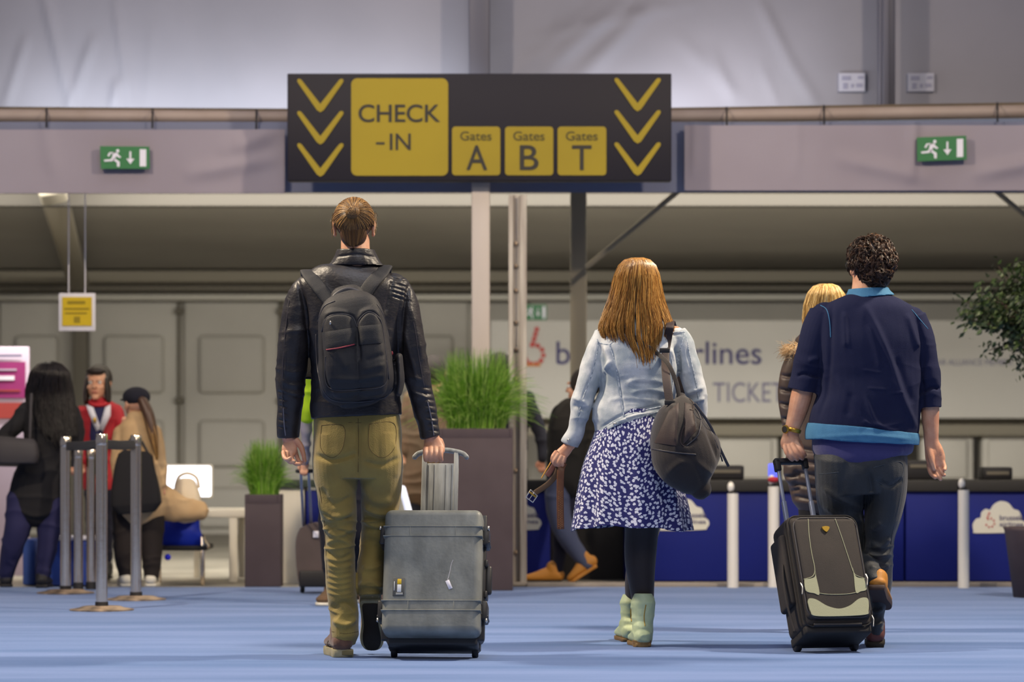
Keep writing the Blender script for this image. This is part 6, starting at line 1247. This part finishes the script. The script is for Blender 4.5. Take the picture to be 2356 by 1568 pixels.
# --- black haired person at the left edge
Y = 19.45; pr = empty('person', P(95, 1030, Y).to_2d().to_3d(), 'person with long black hair, dressed in black, standing behind the leftmost barrier post', 'person')
B = basis(P(115, 878, Y), math.radians(-15), 0); tor = [(112, 920, 0, 30, 30), (114, 940, 0, 60, 42), (118, 1000, 0, 62, 46), (108, 1060, 0, 58, 46), (90, 1120, 0, 64, 50), (82, 1165, 0, 62, 48)]
aL = [(62, 945, 0, 22, 26), (38, 975, -.02, 20, 24), (10, 1008, -.04, 18, 20), (28, 1028, -.12, 14, 16), (52, 1034, -.18, 12, 13)]; aR = [(166, 948, 0, 20, 24), (176, 1000, 0, 18, 22), (166, 1060, -.06, 14, 17)]
lg = [[(52, 1150, 0, 36, 40), (38, 1220, -.02, 30, 34), (20, 1290, .05, 22, 24), (14, 1336, .1, 14, 16)], [(118, 1150, 0, 34, 38), (112, 1230, 0, 26, 30), (102, 1300, 0, 18, 21), (98, 1336, 0, 14, 16)]]
flesh(pr, Y, B, 1.0, [tor, aL, aR]+lg, 4, [[(114, 900, 0, 18, 20), (113, 930, 0, 24, 26)]]+hand(56, 1034, -.2, 1, .1, .85)+hand(165, 1066, -.06, 0, 1, .85))
clad(pr, 'black_coat', M['black_soft'], Y, [tor, aL, aR]); clad(pr, 'trousers', M['purple_navy'], Y, lg); feet(pr, [(14, .1, -.2, 1), (98, 0, 0, 1)], 'black', 'black', Y)
tab = [(831, 106, 120, 0, .04), (837, 88, 140, 0, .09), (856, 72, 158, 0, .125), (900, 62, 166, 0, .11), (950, 66, 172, -.03, .1), (1010, 84, 178, -.07, .09), (1050, 110, 172, -.09, .06)]
hc = MB(); hair_core(hc, Y, [t for t in tab if t[0] < 1000], .95); hc.ell(tuple(B@Vector((0, -.016, .028))), (.079, .098, .087), B, 20, 14); hr = hc.build('hair', M['hair_black'], pr); hs = MB(); hair_sheet(hs, Y, tab, 700, 13, lambda u: 1030-60*abs(u-.2), r=.0035, wav=.010, front=.2); hs.build('strands', M['hair_black'], hr)
mb = MB(); mb.tube(Y-.22, [(38, 1006, 0, 42, 12), (37, 1020, 0, 50, 22), (36, 1045, 0, 55, 26), (36, 1066, 0, 50, 24)], n=30, p=4, cap=0); o = mb.build('grey_handbag', M['grey_bag'], None, voxel=.008, smooth=3); tag(o, 'grey slouchy handbag on the arm of the black haired person at the left edge', 'bag')
mb = MB(); mb.tube_w([tuple(P(72, 905, Y-.16)), tuple(P(70, 960, Y-.2)), tuple(P(68, 1022, Y-.22))], .009, .003, n=8); mb.build('shoulder_strap', M['grey_bag'], o)

# --- desk agent in red
Y = 20.75; pr = empty('person', P(228, 1030, Y).to_2d().to_3d(), 'person in red jacket and red neck scarf facing the viewer, brown hair, behind the barriers', 'person')
B = basis(P(225, 884, Y), math.pi-.1, 0); tor = [(226, 925, 0, 18, 20), (228, 938, 0, 40, 28), (230, 990, 0, 42, 34), (230, 1060, 0, 36, 32), (230, 1110, 0, 42, 36)]
aL = [(190, 948, 0, 15, 19), (184, 1000, 0, 14, 17), (188, 1060, -.04, 11, 13)]; aR = [(266, 946, 0, 16, 19), (282, 985, -.04, 14, 16), (284, 1000, -.14, 12, 14), (284, 985, -.24, 10, 11)]
lg = [[(214, 1110, 0, 21, 28), (214, 1220, 0, 15, 19), (214, 1318, 0, 10, 12)], [(246, 1110, 0, 21, 28), (246, 1220, 0, 15, 19), (246, 1318, 0, 10, 12)]]
flesh(pr, Y, B, .98, [tor, aL, aR]+lg, 4, [[(225, 905, 0, 14, 16), (226, 935, 0, 17, 19)]]+hand(285, 982, -.25, .2, -1, .75)+hand(188, 1066, -.04, 0, 1, .75))
clad(pr, 'red_jacket', M['red_jacket'], Y, [tor, aL, aR]); clad(pr, 'trousers', M['navy_trouser'], Y, lg); feet(pr, [(214, 0, 0, -1), (246, 0, 0, -1)], 'black', 'black', Y, .08, .07)
mb = MB(); mb.prism([(212, 938), (246, 936), (236, 990), (244, 1090), (214, 1090), (206, 1000)], .03, Y-.115); o = mb.build('blouse', M['purple_navy'], pr)
mb = MB(); mb.prism([(198, 930), (214, 936), (232, 985), (222, 992), (204, 950)], .02, Y-.125); mb.prism([(254, 930), (242, 936), (228, 985), (236, 992), (254, 955)], .02, Y-.125); mb.build('collar', M['white'], pr)
mb = MB(); mb.tube_w(catmull([tuple(P(208, 924, Y-.02)), tuple(P(212, 930, Y-.08)), tuple(P(226, 932, Y-.10)), tuple(P(240, 930, Y-.08)), tuple(P(244, 924, Y-.02))], 4), .016, .012, n=12, ref=(0, 0, 1)); mb.build('neck_scarf', M['red'], pr)
mb = MB(); mb.ell(tuple(P(218, 966, Y-.14)), (.012, .01, .02)); mb.build('badge', M['gold'], pr)
mb = MB(); mb.ell(tuple(B@Vector((0, -.035, .035))), (.09, .09, .1), B); mb.tube(Y, [(205, 872, .0, 8, 20), (200, 900, .0, 8, 22), (198, 925, -.02, 6, 16)], n=14); mb.tube(Y, [(245, 872, .0, 8, 20), (248, 900, .0, 8, 22), (249, 925, -.02, 6, 16)], n=14); mb.ell(tuple(B@Vector((0, .06, .085))), (.065, .035, .03), B); mb.build('hair', M['hair_brown'], pr, voxel=.006, smooth=2)

# --- small person with cap, ponytail and beige coat
Y = 19.6; pr = empty('person', P(315, 1030, Y).to_2d().to_3d(), 'small person with dark cap, brown ponytail and beige coat behind the right barrier post', 'person')
B = basis(P(312, 930, Y), math.radians(35), 0); tor = [(318, 968, 0, 28, 28), (318, 985, 0, 46, 36), (320, 1040, 0, 52, 42), (322, 1100, 0, 56, 46), (324, 1165, 0, 60, 50)]
aL = [(278, 995, 0, 16, 20), (270, 1050, -.03, 15, 18), (274, 1110, -.08, 12, 14)]; aR = [(358, 995, 0, 16, 20), (368, 1050, -.02, 15, 18), (372, 1110, -.03, 12, 14)]
lg = [[(290, 1150, 0, 32, 36), (288, 1240, 0, 28, 30), (288, 1326, 0, 16, 20)], [(346, 1150, 0, 32, 36), (348, 1240, 0, 28, 30), (348, 1326, 0, 16, 20)]]
flesh(pr, Y, B, .88, [tor, aL, aR]+lg, 4, [[(314, 950, 0, 14, 16), (316, 985, 0, 18, 20)]]+hand(275, 1116, -.09, 0, 1, .8)+hand(372, 1116, -.03, 0, 1, .8))
coat = clad(pr, 'beige_coat', M['beige'], Y, [tor, aL, aR, [(345, 1130, .0, 34, 30), (385, 1158, .05, 38, 26), (430, 1172, .08, 28, 20), (466, 1172, .1, 22, 14)]])
clad(pr, 'trousers', M['brown_trouser'], Y, lg); feet(pr, [(288, 0, -.2, 1), (348, 0, 0, 1)], 'offwhite', 'offwhite', Y, .08, .07)
mb = MB(); mb.ell(tuple(B@Vector((0, -.01, .045))), (.083, .1, .065), B); mb.ell(tuple(B@Vector((0, .09, .03))), (.055, .05, .01), B); mb.build('cap', M['navy_coat'], pr)
mb = MB(); mb.tube(Y, [(330, 925, -.06, 12, 22), (342, 955, -.1, 13, 18), (352, 1000, -.12, 11, 13), (360, 1046, -.12, 5, 6)], n=14); hb = mb.build('ponytail', M['hair_brown'], pr)
hs = MB(); R = random.Random(3)
for i in range(260):
    a, b_ = R.uniform(-9, 9), R.uniform(-.02, .02); hs.strand([tuple(P(330+a, 930, Y-.07+b_)), tuple(P(343+a, 960, Y-.12+b_)), tuple(P(353+a*.9, 1005, Y-.14+b_)), tuple(P(361+a*.4, 1050+R.uniform(-10, 8), Y-.13+b_))], .003, .001, 3)
hs.build('strands', M['hair_fair'], hb)
mb = MB(); mb.tube(Y-.16, [(312, 1046, 0, 40, 14), (310, 1080, 0, 47, 22), (312, 1130, 0, 56, 28), (314, 1160, 0, 58, 28)], n=28, p=5, cap=1); bg_ = mb.build('black_handbag', M['black_soft'], None, voxel=.008, smooth=2); tag(bg_, 'big black handbag held against the beige coat of the small person with cap', 'bag')
mb = MB(); mb.tube_w(catmull([tuple(P(280, 1050, Y-.16)), tuple(P(300, 1010, Y-.14)), tuple(P(322, 1010, Y-.14)), tuple(P(344, 1050, Y-.16))], 4), .008, .008, n=8); mb.build('handle', M['black'], bg_)
Yh = 19.86; cb = empty('cream_handbag', P(430, 1030, Yh).to_2d().to_3d(), 'cream handbag in front of the glowing monitor, lying on the tan coat', 'bag')
mb = MB(); mb.tube(Yh, [(428, 1112, 0, 24, 14), (428, 1135, 0, 32, 22), (430, 1165, 0, 36, 28), (432, 1178, 0, 34, 26)], n=22, p=3); mb.build('bag_body', M['cream'], cb, voxel=.007, smooth=2)
mb = MB(); mb.tube_w(catmull([tuple(P(404, 1118, Yh)), tuple(P(412, 1096, Yh)), tuple(P(432, 1088, Yh)), tuple(P(452, 1098, Yh)), tuple(P(458, 1120, Yh))], 4), .010, .008, n=10); mb.build('handle', M['cream'], cb)
